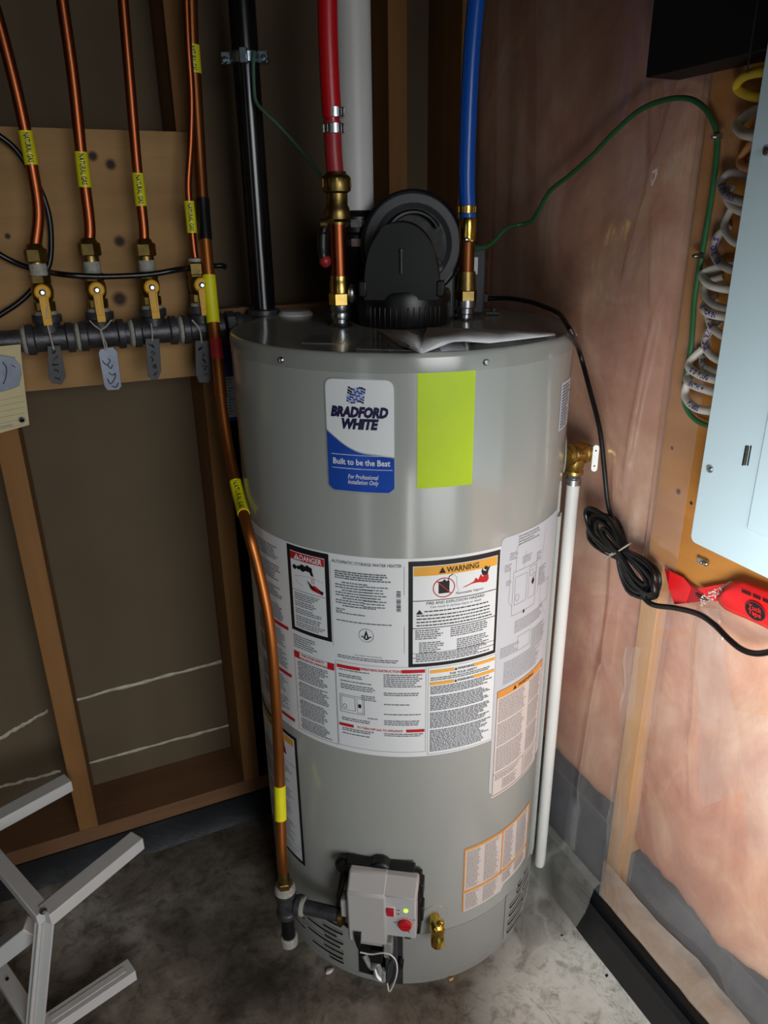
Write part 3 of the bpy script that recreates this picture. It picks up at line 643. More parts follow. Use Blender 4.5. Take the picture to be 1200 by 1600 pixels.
# ---- amber-headed label below it
g = G(); cpatch(g, 33.2, 62, .4145, .6385, .0010, .004); al = mk('vapor_warning_label', g, 'labelpink', wh); lab(al, 'cream label with amber warning heading')
g = G(); cpatch(g, 33.8, 61.5, .6235, .6375, .0013); mk('amber_heading', g, 'inkorange2', al)
g = G(); ctext(g, 'WARNING', .0095, 48.5, .6305, .0016, bold=.02); cpoly(g, [(41.2, .6262), (43, .6262), (42.1, .6345)], .0016); cframe(g, 33.6, 61.6, .4185, .638, .0009, .0013); cpatch(g, 33.6, 61.6, .4645, .4652, .0013); cpatch(g, 50, 50.2, .4185, .4645, .0013); mk('label_frame', g, 'ink', al, kind='stuff')
g = G()
for z0, z1 in ((.575, .621), (.525, .571), (.47, .521)): cprint(g, 34.6, 49.5, z0, z1, .0036, .0018, .0013, .12, rnd=rnd); cprint(g, 51, 60.5, z0, z1, .0036, .0018, .0013, .12, rnd=rnd)
cprint(g, 34.6, 49, .448, .462, .004, .0018, .0013, .3, rnd=rnd); cprint(g, 38.4, 48, .425, .446, .0036, .0017, .0013, .3, rnd=rnd); cprint(g, 51, 60, .425, .46, .0045, .0018, .0013, .2, rnd=rnd); mk('label_print', g, 'inkfaint', al, kind='stuff')
# ---- orange-framed label near the base
g = G(); cpatch(g, 22.8, 60, .168, .3225, .0006, bot=lambda c: .168+(0 if c < 41.5 else .012)); ol = mk('service_label', g, 'labelpink', wh); lab(ol, 'faded cream label with orange rules low on the tank')
g = G()
for a in ((22.8, 60, .3165, .3225), (22.8, 60, .2145, .2205)): cpatch(g, *a, .0010)
for a in ((22.8, 23.4, .168, .3225), (40.4, 41.1, .214, .3225), (59.3, 60, .18, .3225)): cpatch(g, *a, .0011)
mk('orange_rules', g, 'inkorange2', ol, kind='stuff')
g = G(); rs = random.Random(9)
for a, b in ((24, 30.5), (31.8, 39.6), (41.8, 48), (49.5, 58.6)): cprint(g, a, b, .223, .314, .0036, .0015, .0010, .2, rnd=rs); cprint(g, a, b, .172+(.014 if a > 41 else 0), .212, .0036, .0015, .0010, .2, rnd=rs)
mk('label_print', g, 'inkfaint', ol, kind='stuff')
# ---- left lower warning label
g = G(); cpatch(g, -74, -41.2, .2265, .5235, .0006); ll = mk('side_warning_label', g, 'ink', wh); lab(ll, 'tall black-bordered warning label on the left flank')
g = G(); cpatch(g, -73, -42.6, .2345, .5165, .0009); mk('label_field', g, 'labelwhite', ll)
g = G(); cpatch(g, -72, -43.2, .500, .5145, .0012); mk('amber_heading', g, 'inkorange', ll)
g = G(); cpatch(g, -73, -42.6, .4545, .4552, .0012); cpatch(g, -73, -42.6, .262, .2626, .0012); cline(g, [(-51, .495), (-49.5, .47)], .004); cpoly(g, [(-52.5, .476), (-49, .476), (-49, .496), (-52.5, .496)], .0012)
ctext(g, 'WARNING', .0095, -56, .507, .0015, bold=.02); mk('label_frame', g, 'ink', ll, kind='stuff')
g = G()
for z0, z1 in ((.42, .45), (.37, .412), (.325, .36), (.268, .315), (.238, .258)): cprint(g, -70, -44.5, z0, z1, .0048, .0018, .0012, .2, rnd=rnd)
mk('label_print', g, 'inkgrey', ll, kind='stuff'); g = G(); cpoly(g, [(-49.5, .47), (-47.8, .47), (-48.5, .488)], .0013); mk('pictogram', g, 'inkred', ll)
# ---- small spec label high on the right
g = G(); cpatch(g, 59.5, 72, 1.052, 1.128, .0006, .003); sl = mk('spec_label', g, 'labelgrey', wh)
g = G(); cprint(g, 61, 71, 1.056, 1.124, .0046, .0022, .0010, .25, rnd=rnd); mk('label_print', g, 'inkgrey', sl, kind='stuff')
# ---- stickers on the lid
def flatquad(name, pts, z, mt, parent, th=.0004):
    g = G(); q = [pF(px, py, z) for px, py in pts]; vs = [V3((p.x, p.y, z+d)) for d in (0, th) for p in q]; n = len(q)
    g.add(vs, [tuple(range(n-1, -1, -1)), tuple(range(n, 2*n))]+[(i, (i+1) % n, n+(i+1) % n, n+i) for i in range(n)])
    return mk(name, g, mt, parent)
flatquad('clear_pouch', ((556, 545), (690, 549), (722, 536), (573, 522)), 1.1975, 'film', wh)
flatquad('clear_pouch', ((472, 536), (534, 537), (545, 522), (490, 521)), 1.1975, 'film', wh)
flatquad('lid_notice', ((673, 528), (716, 526), (728, 547), (690, 549)), 1.1981, 'labelgrey', wh)
g = G(); p = pF(462, 492, 1.197); g.lathe(p, UZ, [(.032, 0), (.032, .003), (.026, .008), (.0001, .009)], 28); mk('anode_cap', g, 'pvc', wh)

# ---- gas control valve
gphi = -8; n, t = tframe(gphi); go = tk(gphi, 0, TR)
def gp(px, py, w):
    r = ray(px, py); o = go+n*w; return CAM+r*((o-CAM).dot(n)/r.dot(n))
gv = G(); gv.obox(go+t*.010+n*.014+UZ*.245, t, UZ, n, .064, .062, .016); gv.obox(go+t*.002+n*.012+UZ*.310, t, UZ, n, .060, .012, .012); gv.lathe(go+t*.002+n*.012+UZ*.312, n, [(.020, -.01), (.020, .008), (.017, .012), (.0001, .012)], 20)
gvo = mk('gas_control_valve', gv, 'blackplastic', wh, bevel=.003)
def side_prism(g, prof, u0, u1):
    return g.prism(prof, go, UZ, n, t, u0, u1)
g = G(); side_prism(g, [(.182, .02), (.182, .060), (.298, .061), (.322, .034), (.322, .02)], -.050, .018); side_prism(g, [(.298, .02), (.298, .0605), (.321, .033), (.321, .02)], .012, .071)
mk('valve_cover', g, 'valvegrey', gvo, bevel=.004)
g = G(); side_prism(g, [(.202, .02), (.202, .053), (.205, .0555), (.301, .0555), (.301, .02)], .014, .069); mk('valve_fascia', g, 'valvegrey2', gvo, bevel=.003)
FW = .0556
def at(px, py, w=FW): return gp(px, py, w)
g = G(); g.obox(at(610, 1424), t, UZ, n, .0080, .0120, .0014); mk('switch_bezel', g, 'labelgrey', gvo, bevel=.001)
g = G(); g.obox(at(610, 1424)+n*.002, t, (UZ+n*.2).normalized(), (n-UZ*.2).normalized(), .0062, .0096, .0024); mk('rocker_switch', g, 'inkred', gvo, bevel=.001)
g = G(); g.lathe(at(634, 1423), n, [(.0042, -.001), (.0038, .0012), (.0001, .0018)], 14); mk('status_lamp', g, 'led', gvo)
g = G(); dp = at(633, 1444); g.lathe(dp, n, [(.0118, -.001), (.0116, .004), (.0104, .006), (.0001, .0064)], 36); g.obox(dp+n*.0070, t, UZ, n, .0090, .0020, .0016); mk('temperature_dial', g, 'inkred', gvo)
g = G()
for k in range(9):
    a = math.radians(20+k*18); q = dp+t*(.0150*math.cos(a))+UZ*(.0150*math.sin(a)); g.obox(q+n*.0003, t, UZ, n, .0007, .0007, .0004)
mk('dial_marks', g, 'inkred', gvo, kind='stuff')
g = G(); text_flat(g, '°C', .006, dp+t*.015+UZ*.0125+n*.0004, t, UZ); text_flat(g, '°F', .006, dp+t*.006-UZ*.0175+n*.0004, t, UZ)
for px, py in ((622, 1422), (622, 1428), (617, 1441)): g.obox(at(px, py)+n*.0003, t, UZ, n, .0026, .0004, .0003)
mk('fascia_print', g, 'ink', gvo, kind='stuff')
g = G(); g.obox(at(637, 1466)+UZ*.0008, t, UZ, n, .0055, .0018, .0008); mk('fascia_badge', g, 'darkplastic', gvo, bevel=.0004)
g = G(); p = gp(559, 1461, .0608); g.obox(p, t, UZ, n, .0075, .0105, .0006); mk('plug_pocket', g, 'jacketlow', gvo)
g = G(); a, b = gp(559, 1456, .062), gp(563, 1489, .062); g.prism([(-.0062, .0), (.0062, .0), (.0050, -.020), (.0032, -.036), (-.0006, -.036), (-.0046, -.020)], a, t, UZ, n, -.003, .005); mk('harness_plug', g, 'blackplastic', gvo, bevel=.001)
g = G(); g.tube(spl([gp(563, 1488, .066), gp(580, 1491, .068), gp(600, 1489, .072), gp(613, 1494, .074), gp(620, 1506, .074), gp(619, 1526, .072), gp(609, 1549, .07), gp(605, 1536, .066)]), .0013, 8); mk('white_lead', g, 'cpvc', gvo)
g = G(); g.tube(spl([gp(608, 1490, .04), gp(612, 1498, .06), gp(617, 1512, .066), gp(613, 1530, .066), gp(606, 1540, .064), gp(605, 1520, .06), gp(610, 1500, .05)]), .0024, 8); mk('black_lead', g, 'tagblack', gvo)
g = G(); g.obox(gp(589, 1487, .030), t, UZ, n, .011, .016, .012); mk('igniter_block', g, 'blackplastic', gvo, bevel=.002)
g = G(); g.obox(gp(607, 1478, .040), t, UZ, n, .0075, .019, .010); mk('valve_foot', g, 'jacketlow', gvo, bevel=.002)
g = G(); g.lathe(gp(625, 1500, .006), n, [(.008, 0), (.008, .012), (.0001, .014)], 12); mk('fixing_knob', g, 'blackplastic', gvo)
g = G(); g.obox(go+t*-.016+UZ*.176+n*.022, t, UZ, n, .028, .020, .022); mk('valve_underside', g, 'valvegrey', gvo, bevel=.004)
g = G(); q = gp(538, 1355, .012); g.lathe(q-n*.012, n, [(.017, 0), (.018, .008), (.014, .014), (.0001, .016)], 20); g.bar(q, gp(530, 1402, .02), .010, .008, n); mk('thermowell_cap', g, 'blackplastic', gvo, bevel=.001)
g = G(); g.tube(spl([gp(540, 1366, .02), gp(534, 1386, .03), gp(528, 1410, .03), gp(530, 1432, .015), gp(545, 1448, .006), gp(560, 1452, .006)]), .0034, 8); mk('sensor_lead', g, 'blackplastic', gvo)
g = G()
for py in (1385, 1420): g.obox(gp(659, py, .020), t, UZ, n, .004, .016, .012)
mk('valve_bracket', g, 'blackplastic', gvo, bevel=.002)
g = G(); g.obox(gp(541, 1412, .035), t, UZ, n, .008, .020, .012); mk('inlet_boss', g, 'valvegrey', gvo, bevel=.003)

# ---- drain valve
n2, t2 = tframe(11.5); dz = .178; dv = tk(11.5, dz, TR)
g = G(); g.lathe(dv, n2, [(.026, 0), (.025, .0015), (.0001, .0018)], 28); esc = mk('drain_escutcheon', g, 'jacket', wh)
g = G(); g.lathe(dv, n2, [(.010, 0), (.010, .018), (.013, .020), (.013, .034), (.009, .038), (.0001, .039)], 20)
g.lathe(dv+n2*.026+UZ*-.004, (UZ*-1+n2*.15), [(.010, 0), (.010, .012), (.0125, .016), (.0125, .031), (.0108, .032), (.0098, .026), (.0001, .026)], 20); g.lathe(dv+n2*.026+UZ*.006, (UZ+t2*.9), [(.0065, 0), (.0065, .012), (.0045, .014), (.0001, .0145)], 12)
mk('drain_valve', g, 'brassnew', wh)

# ---- temperature and pressure relief valve with its discharge tube
n3, t3 = tframe(82.5); rz = .985; rp = tk(82.5, rz, TR)
g = G(); g.lathe(rp, n3, [(.034, -.001), (.033, .0015), (.0001, .0018)], 28); mk('relief_escutcheon', g, 'jacketlow', wh)
g = G(); bx = (n3*.45+t3*.89).normalized() 
bx = (n3*.8+t3*.6).normalized(); rc = tk(82.5, rz, TR+.020)
g.lathe(rc-bx*.022, bx, [(.014, 0), (.014, .004), (.0185, .006), (.0185, .010), (.015, .012), (.017, .016), (.017, .034), (.0195, .036), (.0195, .041), (.013, .043), (.0001, .044)], 24)
g.lathe(rc+UZ*-.004, -UZ, [(.015, 0), (.0155, .016), (.0135, .024), (.0155, .026), (.0155, .031), (.011, .033)], 24); rv = mk('relief_valve', g, 'brass', wh)
tb = V3((rc.x, rc.y, 0))
g = G(); g.lathe(tb+UZ*.956, -UZ, [(.0115, 0), (.0128, .002), (.0128, .010), (.0116, .012), (.0116, .014), (.0132, .016), (.0132, .026), (.0001, .027)], 24); mk('tube_adapter', g, 'steel', rv)
g = G(); g.lathe(tb+UZ*.932, -UZ, [(.0112, 0), (.0112, .879), (.0100, .882), (.0092, .880), (.0092, .85), (.0001, .85)], 24); mk('discharge_tube', g, 'cpvc', rv)
lv = rc+bx*.028; sd = bx.cross(UZ).normalized()
g = G(); g.lathe(lv-bx*.004, bx, [(.011, 0), (.011, .008), (.006, .010), (.0001, .011)], 16); mk('relief_cap', g, 'darkplastic', rv)
c_ = pT(930, 716, .345); vd = (CAM-c_); vd.z = 0; vd.normalize(); hd = vd.cross(UZ).normalized()
pl = [(math.cos(a)*.0045, .0165+math.sin(a)*.0045) for a in [PI*i/8 for i in range(9)]]+[(math.cos(a)*.0045, -.0165+math.sin(a)*.0045) for a in [PI+PI*i/8 for i in range(9)]]
g = G(); g.prism(pl, c_, hd*-1, UZ, vd, -.001, .001); g.mat('hole')
for zz in (.012, -.012): g.lathe(c_+UZ*zz+vd*.0008, vd, [(.0013, 0), (.0013, .0006)], 10)
g.mats = ['alu', 'hole'] if g.mats != ['hole'] else g.mats
g.mats = ['cpvc', 'hole']; g.mi = [0 if i < len(pl)+2 else 1 for i in range(len(g.f))]; mk('test_lever', g, None, rv, bevel=.0003)
g = G(); g.bar(c_+UZ*.014, lv+UZ*.012, .003, .003, (1, 0, .1)); mk('lever_pin', g, 'steel', rv)
# ---- power vent blower on top of the heater
ZT = 1.197
n4, t4 = tframe(-4)
bc = V3((-.338, -.362, 0))
g = G(); g.lathe(bc+UZ*ZT, UZ, [(.076, 0), (.078, .004), (.077, .048), (.074, .056), (.05, .060), (.0001, .060)], 48)
for k in range(14):
    a = A0+math.radians(-45+k*7); q = bc+UZ*(ZT+.018)+V3((math.cos(a), math.sin(a), 0))*.0775; g.obox(q, V3((math.cos(a), math.sin(a), 0)), V3((-math.sin(a), math.cos(a), 0)), UZ, .0012, .0012, .016)
bw = mk('blower', g, 'blackplastic', wh, bevel=.001); lab(bw, 'black plastic power vent blower')
# rounded motor hood: an arched shell that narrows towards its crown
g = G(); vs = []; fs = []; prof = []
hc = bc+n4*.012
def arch(w, h, k=22):
    o = []
    for i in range(k+1):
        a = PI*i/k; x = -math.cos(a); y = math.sin(a)
        o.append((x*w*(1-.05*y), h*(abs(y)**.62)))
    return o
rings = [(0, 0, 0), (.060, .059, .114), (.050, .061, .117), (.020, .058, .112), (-.03, .055, .105)]
for (d, w, h) in [(.0605, .02, .075), (.060, .046, .104)]+rings[1:]:
    vs += [hc+n4*d+t4*a+UZ*(ZT+.045+b) for a, b in arch(w, h)]
K = 23; R_ = len(vs)//K
for j in range(R_-1):
    for i in range(K-1): fs.append((j*K+i, j*K+i+1, (j+1)*K+i+1, (j+1)*K+i))
fs.append(tuple(range(K-1, -1, -1))); g.add(vs, fs); mk('motor_hood', g, 'blackplastic', bw, sharp=50)
g = G(); q = hc+n4*.062; g.lathe(q+UZ*(ZT+.085), UZ, [(.0028, 0), (.0028, .030), (.0036, .031), (.0036, .036), (.0001, .037)], 12); mk('hood_screw', g, 'darkplastic', bw)
for sx in (-1, 1): g = G(); g.obox(hc+n4*.052+t4*(sx*.061)+UZ*(ZT+.062), t4, n4, UZ, .006, .010, .012); mk('hood_lug', g, 'blackplastic', bw, bevel=.002)
# volute behind the hood
vc = pA(643, 383, -.33); vc = V3((vc.x, -.325, vc.z)); vn = n4.lerp(V3((0, -1, 0)), .4).normalized(); vt = V3((-vn.y, vn.x, 0))
g = G(); g.lathe(vc-vn*.028, vn, [(.080, 0), (.084, .002), (.084, .048), (.080, .054), (.066, .056), (.058, .050), (.0001, .050)], 56); vo = mk('blower_volute', g, 'darkplastic', bw, bevel=.001)
g = G(); g.lathe(vc+vn*.024, vn, [(.086, -.002), (.0865, .002), (.083, .004), (.083, -.002)], 56); mk('volute_rim', g, 'blackplastic', bw)
g = G(); pts = [vc+vn*.032+vt*(.046*math.cos(a))+UZ*(.046*math.sin(a)+.006) for a in [math.radians(28+124*i/14) for i in range(15)]]; g.tube(pts, .0042, 8); mk('volute_grip', g, 'blackplastic', bw)
g = G(); g.obox(vc-vn*.004+UZ*-.075, vt, vn, UZ, .074, .030, .045); mk('volute_base', g, 'darkplastic', bw, bevel=.006)
# outlet on the left rising to the vent pipe
vp = pA(549, 0, -.262); VX, VY = vp.x, -.262
g = G(); g.lathe(V3((VX, VY, ZT+.002)), UZ, [(.030, 0), (.031, .09), (.036, .10), (.037, .138), (.0405, .142), (.0405, .166), (.036, .170), (.034, .176), (.0001, .176)], 36); mk('outlet_boot', g, 'blackplastic', bw)
g = G(); g.bar(V3((VX, VY, ZT+.055)), vc+UZ*-.07, .055, .07); mk('outlet_duct', g, 'darkplastic', bw, bevel=.005)
for zz in (.158, .128):
    g = G(); g.lathe(V3((VX, VY, ZT+zz-.005)), UZ, [(.041, 0), (.0425, .0005), (.0425, .0095), (.041, .010)], 40)
    q = V3((VX, VY, ZT+zz))+n4*.043+t4*.005; g.obox(q, t4, n4, UZ, .009, .004, .006); g.cyl(q-t4*.013, q+t4*.016, .003, 8); mk('hose_clamp', g, 'steel', bw)
# control box on the right
cbp = pA(721, 440, -.315); q = V3((cbp.x+.006, -.315, ZT+.060))
g = G(); g.obox(q, t4, n4, UZ, .036, .020, .056); g.obox(q+UZ*.056-n4*.003, t4, n4, UZ, .030, .014, .006); cb = mk('control_box', g, 'darkplastic', bw, bevel=.004)
def sticker(px0, py0, px1, py1, mt='labelwhite'):
    o = q+n4*.0205
    def on(px, py): r = ray(px, py); return CAM+r*((o-CAM).dot(n4)/r.dot(n4))
    a, b = on(px0, py1), on(px1, py0); c = (a+b)/2; return c, abs((b-a).dot(t4))/2, abs((b-a).z)/2
for (bx_) in ((697, 402, 747, 429), (704, 459, 722, 484)):
    c, hw, hh = sticker(*bx_); g = G(); g.obox(c, t4, n4, UZ, hw, .0004, hh); mk('rating_sticker', g, 'labelwhite', bw, bevel=.0003)
    g = G(); rs = random.Random(4)
    for k in range(int(hh*2/.0042)):
        zz = hh-.003-k*.0042
        if zz < -hh+.002: break
        x = -hw+.003
        while x < hw-.006:
            w_ = rs.uniform(.0015, .005); g.obox(c+n4*.0006+t4*(x+w_/2)+UZ*zz, t4, n4, UZ, w_/2, .0001, .0007); x += w_+.0012
            if rs.random() < .15: break
    mk('sticker_print', g, 'inkgrey', bw, kind='stuff')
g = G(); e0 = q+t4*.037+UZ*-.030; g.obox(e0, t4, n4, UZ, .006, .008, .008); g.tube(spl([q+t4*-.036+UZ*.01+n4*.01, q+t4*-.046+UZ*.0+n4*.02, q+t4*-.044+UZ*-.03+n4*.024, q+t4*-.038+UZ*-.055+n4*.02]), .0055, 8); mk('cable_gland', g, 'blackplastic', bw, bevel=.001)
g = G(); g.obox(q+t4*.052+UZ*-.056, t4, n4, UZ, .012, .010, .002); g.lathe(q+t4*.054+UZ*-.054, UZ, [(.004, 0), (.004, .006), (.0001, .007)], 8); mk('mounting_tab', g, 'darkplastic', bw)

# ================================================================== PIPES ON TOP
def hexn(g, o, d, r, h, n=6): return g.lathe(o, d, [(r*.92, 0), (r, h*.08), (r, h*.92), (r*.92, h)], n)
def pipe_x(px, py, y): p = pA(px, py, y); return p
HX, HY = -.4465, -.346
hp = thing('hot_water_line', (HX, HY, ZT), 'red plastic water pipe joined through brass and copper to the left nipple of the heater', 'pipe', 'water lines on top of the heater')
def zAt(px, py, y): return pA(px, py, y).z
Zc1, Zc0 = zAt(530, 440, HY), zAt(527, 338, HY)
g = G(); g.lathe(V3((HX, HY, ZT)), UZ, [(.020, 0), (.017, .004), (.0125, .006), (.0125, .012), (.0155, .013), (.0165, .018), (.0150, .023), (.0165, .026), (.0165, .034), (.013, .036), (.0001, .036)], 20); mk('dielectric_nipple', g, 'steel', hp)
g = G(); hexn(g, V3((HX, HY, ZT+.034)), UZ, .0185, .020); g.lathe(V3((HX, HY, ZT+.054)), UZ, [(.0165, 0), (.0165, .016), (.0155, .018), (.0155, .026), (.0001, .027)], 20); mk('brass_union', g, 'brass', hp)
g = G(); g.sphere(V3((HX+.018, HY-.006, ZT+.052)), .012, 12, (.9, .8, 1.3)); mk('solder_drip', g, 'steel', hp)
g = G(); g.cyl((HX, HY, ZT+.076), (HX, HY, Zc0+.004), .0132, 24); mk('copper_riser', g, 'copper', hp)
g = G(); za, zb = zAt(525, 336, HY), zAt(524, 287, HY); h = zb-za
g.lathe(V3((HX, HY, za-.014)), UZ, [(.0145, 0), (.0145, .004), (.0195, .008), (.0205, .016), (.019, .024), (.0165, .028), (.0165, .045), (.0215, .048), (.0225, .054), (.0225, .066), (.020, .070), (.0165, .072), (.015, .076), (.0001, .0765)], 28)
for k in range(10):
    a = 2*PI*k/10; g.obox(V3((HX+.0222*math.cos(a), HY+.0222*math.sin(a), za+.046)), V3((math.cos(a), math.sin(a), 0)), V3((-math.sin(a), math.cos(a), 0)), UZ, .0008, .0015, .006)
va = mk('brass_valve_body', g, 'brassdull', hp)
g = G(); q0 = V3((HX, HY, za-.002)); q1 = pA(506, 350, HY-.02); q2 = pA(508, 406, HY-.02); g.cyl(q0, q1, .006, 12); g.lathe(q1-t4*.004, t4, [(.008, 0), (.008, .008)], 12); mk('handle_stem', g, 'brassdull', hp)
g = G(); g.tube(spl([q1+UZ*.002+t4*.004, q1+t4*-.002+UZ*-.014, q2+t4*-.003+UZ*.010, q2], 6), [.006]*6+[.0085]*6+[.0075]*7, 12); vh = mk('lever_handle', g, 'blackplastic', hp)
g = G(); g.sphere(q2-UZ*.002, .0095, 14, (1, 1, 1.05)); mk('lever_tip', g, 'reddull', hp)
rt = [V3((HX, HY, zb-.002)), pA(521, 240, HY-.001), pA(519, 190, HY), pA(515, 120, HY), pA(512, 40, HY), pA(510, -90, HY)]
zj = zAt(521, 189, HY)
lo = [p for p in spl(rt, 10) if p.z <= zj]; hi = [p for p in spl(rt, 10) if p.z > zj]
g = G(); g.tube(lo, .0133, 20); mk('red_pipe', g, 'reddull', hp)
g = G(); g.tube(hi, .0145, 20); mk('red_pipe', g, 'red', hp)
g = G(); g.tube([lo[-1]-UZ*.002, hi[0]+UZ*.002], .0118, 16); mk('coupling_insert', g, 'filmdark', hp)
for py in (176, 201):
    c = pA(521.5, py, HY); g = G(); g.lathe(c-UZ*.007, UZ, [(.0148, 0), (.0162, .0006), (.0162, .0134), (.0148, .014)], 28)
    for k in range(12):
        a = 2*PI*k/12; g.obox(c+V3((.0162*math.cos(a), .0162*math.sin(a), 0)), V3((math.cos(a), math.sin(a), 0)), V3((-math.sin(a), math.cos(a), 0)), UZ, .0005, .0014, .005)
    mk('clamp_ring', g, 'steel', hp)
# cold side
CX, CY = -.229, -.377
cp = thing('cold_water_line', (CX, CY, ZT), 'blue plastic water pipe joined through brass and copper to the right nipple of the heater', 'pipe', 'water lines on top of the heater')
g = G(); g.lathe(V3((CX, CY, ZT)), UZ, [(.018, 0), (.015, .003), (.0125, .004), (.0125, .010), (.0150, .012), (.0150, .020), (.018, .022), (.018, .034), (.0001, .034)], 20); mk('dielectric_nipple', g, 'steel', cp)
g = G(); hexn(g, V3((CX, CY, ZT+.032)), UZ, .0195, .018); g.lathe(V3((CX, CY, ZT+.050)), UZ, [(.0168, 0), (.0160, .020), (.0155, .030), (.0001, .031)], 20); mk('brass_union', g, 'brassdull', cp)
zb0, zb1 = zAt(729, 372, CY), zAt(729, 338, CY)
g = G(); g.cyl((CX, CY, ZT+.080), (CX, CY, zb0), .0128, 24); mk('copper_riser', g, 'copperdark', cp)
g = G(); g.lathe(V3((CX, CY, zb0-.006)), UZ, [(.0132, 0), (.0145, .003), (.0140, .006), (.0146, .010), (.0150, .018), (.0150, zb1-zb0), (.0135, zb1-zb0+.004), (.0001, zb1-zb0+.005)], 28); mk('brass_adapter', g, 'brassnew', cp)
g = G(); g.sphere(V3((CX, CY, zb0-.002))+n4*.0115, .0045, 10, (1.4, 1, 1)); mk('solder_bead', g, 'steel', cp)
bt = [V3((CX, CY, zb1-.004)), pA(729, 280, CY), pA(731, 200, CY), pA(735, 110, CY), pA(741, 30, CY), pA(750, -60, CY), pA(760, -120, CY)]
g = G(); g.tube(spl(bt, 10), .0133, 22); mk('blue_pipe', g, 'blue', cp)
c = pA(729, 327, CY); g = G(); g.lathe(c-UZ*.006, UZ, [(.0138, 0), (.0150, .0006), (.0150, .0114), (.0138, .012)], 28)
for k in range(12):
    a = 2*PI*k/12; g.obox(c+V3((.0150*math.cos(a), .0150*math.sin(a), 0)), V3((math.cos(a), math.sin(a), 0)), V3((-math.sin(a), math.cos(a), 0)), UZ, .0005, .0016, .0045)
mk('clamp_ring', g, 'brass', cp)
# white plastic vent pipe rising out of the blower boot
g = G(); g.lathe(V3((VX, VY, ZT+.168)), UZ, [(.0285, 0), (.0295, .001), (.0295, ZC-ZT-.17)], 40); tag(mk('vent_pipe', g, 'pvc'), 'wide white plastic vent pipe rising from the black blower', 'pipe')
# black gas riser behind the heater
GX, GY = -.516, -.122
gr = thing('gas_riser', (GX, GY, .02), 'thick black vertical pipe standing behind the heater with a shiny clamp', 'pipe')
zc = zAt(407, 482, GY)
g = G(); g.lathe(V3((GX, GY, .02)), UZ, [(.0225, 0), (.0225, ZC-.02)], 32); mk('riser_pipe', g, 'ironpipe', gr)
g = G(); g.lathe(V3((GX, GY, zc-.055)), UZ, [(.0235, 0), (.0285, .002), (.0285, .038), (.026, .042), (.030, .044), (.030, .053), (.0235, .055)], 32); mk('coupling', g, 'iron', gr)
c = V3((GX, GY, zAt(390, 92, GY)))
cg = G(); cg.lathe(c-UZ*.009, UZ, [(.0228, 0), (.0265, .001), (.0265, .017), (.0228, .018)], 28)
for sx in (-1, 1):
    cg.obox(c+t4*(sx*.031)+n4*.004, t4, n4, UZ, .008, .007, .009); cg.lathe(c+t4*(sx*.033)+n4*.010-UZ*.003, n4, [(.006, -.02), (.006, .003), (.0045, .006), (.0001, .007)], 10)
cg.obox(c+n4*.027+t4*.004, t4, n4, UZ, .006, .005, .011); cl = mk('grounding_clamp', cg, 'clampglass', gr, bevel=.0008)
# green bond wires
g = G(); g.tube(spl([pA(397, 80, GY-.03), pA(396, 100, GY-.034), pA(397, 135, GY-.034), pA(400, 158, GY-.036), pA(412, 174, GY-.05), pA(436, 197, GY-.07), pA(470, 235, GY-.11), pA(505, 280, HY+.03), pA(517, 300, HY+.03)], 8), .0028, 10); g.mat('copper')
g.mats = ['greenold']; g.mi = [0]*len(g.f); tag(mk('ground_wire', g, None), 'dull green wire drooping from the pipe clamp to the hot water brass', 'wire')
SX = -.076
pw = [(748, 389, -.27), (765, 383, -.24), (790, 358, -.12), (808, 352, -.10), (830, 346, SX), (844, 325, SX), (860, 298, SX), (890, 274, SX), (925, 243, SX), (960, 206, SX), (1000, 172, SX), (1040, 156, SX), (1075, 154, SX), (1100, 168, SX), (1115, 192, SX), (1121, 220, SX), (1118, 260, SX), (1110, 320, SX), (1100, 380, SX), (1091, 430, SX), (1085, 470, SX), (1080, 540, SX), (1071, 590, SX), (1069, 625, SX), (1078, 647, SX), (1095, 661, SX), (1120, 668, SX), (1140, 670, SX+.004)]
pts = []
for px, py, x in pw:
    if px <= 748: pts.append(V3((CX+.015, CY+.0, pA(px, py, CY).z)))
    elif x < -.2 or px < 830: 
        k = (px-748)/(830-748); yy = CY+.02+(-.30-CY-.02)*k; pts.append(pA(px, py, yy))
    else: pts.append(pB(px, py, x))
g = G(); g.tube(spl(pts, 8), .0036, 10); gw = mk('ground_wire', g, 'greenwire'); tag(gw, 'bright green wire looping across the plastic sheet to the plywood edge', 'wire')
for px, py in ((1122, 213), (1092, 400)):
    c = pB(px, py, SX-.004); g = G(); g.obox(c, V3((0, 1, 0)), UZ, UX, .0065, .003, .0015); g.cyl(c+UY*.006, c+UY*.006-UX*.004, .0022, 8); mk('cable_staple', g, 'steel', gw)

# ================================================================== LEFT WALL: plywood, manifold, copper lines
PY = -.104
k_ = lambda px, py, r: (tuple(pA(px, py, PY)-V3((-.93, -.097, 1.09))), r)
M['plyA'] = plymat('plywood_left', srgb(150, 112, 66), srgb(182, 142, 90), [k_(145, 244, .010), (k_(173, 257, .011)), k_(187, 377, .012), k_(187, 467, .016), k_(303, 184, .006), k_(12, 369, .006)])
za, zb_ = 1.090, 1.502
pl_ = G(); pl_.box((-1.45, PY, za), (-.612, SF-.001, zb_)); tag(mk('plywood_board', pl_, 'plyA', loc=(-.93, -.097, 1.09), bevel=.001), 'knotty plywood board on the studs behind the gas manifold', 'board')
MY, MZ = -.172, 1.186
mf = thing('gas_manifold', (-.80, MY, MZ), 'dark iron gas manifold of four threaded tees with yellow-handled shutoff valves', 'manifold')
tees = [pA(px, 522, MY).x for px in (78, 160, 243, 318)]
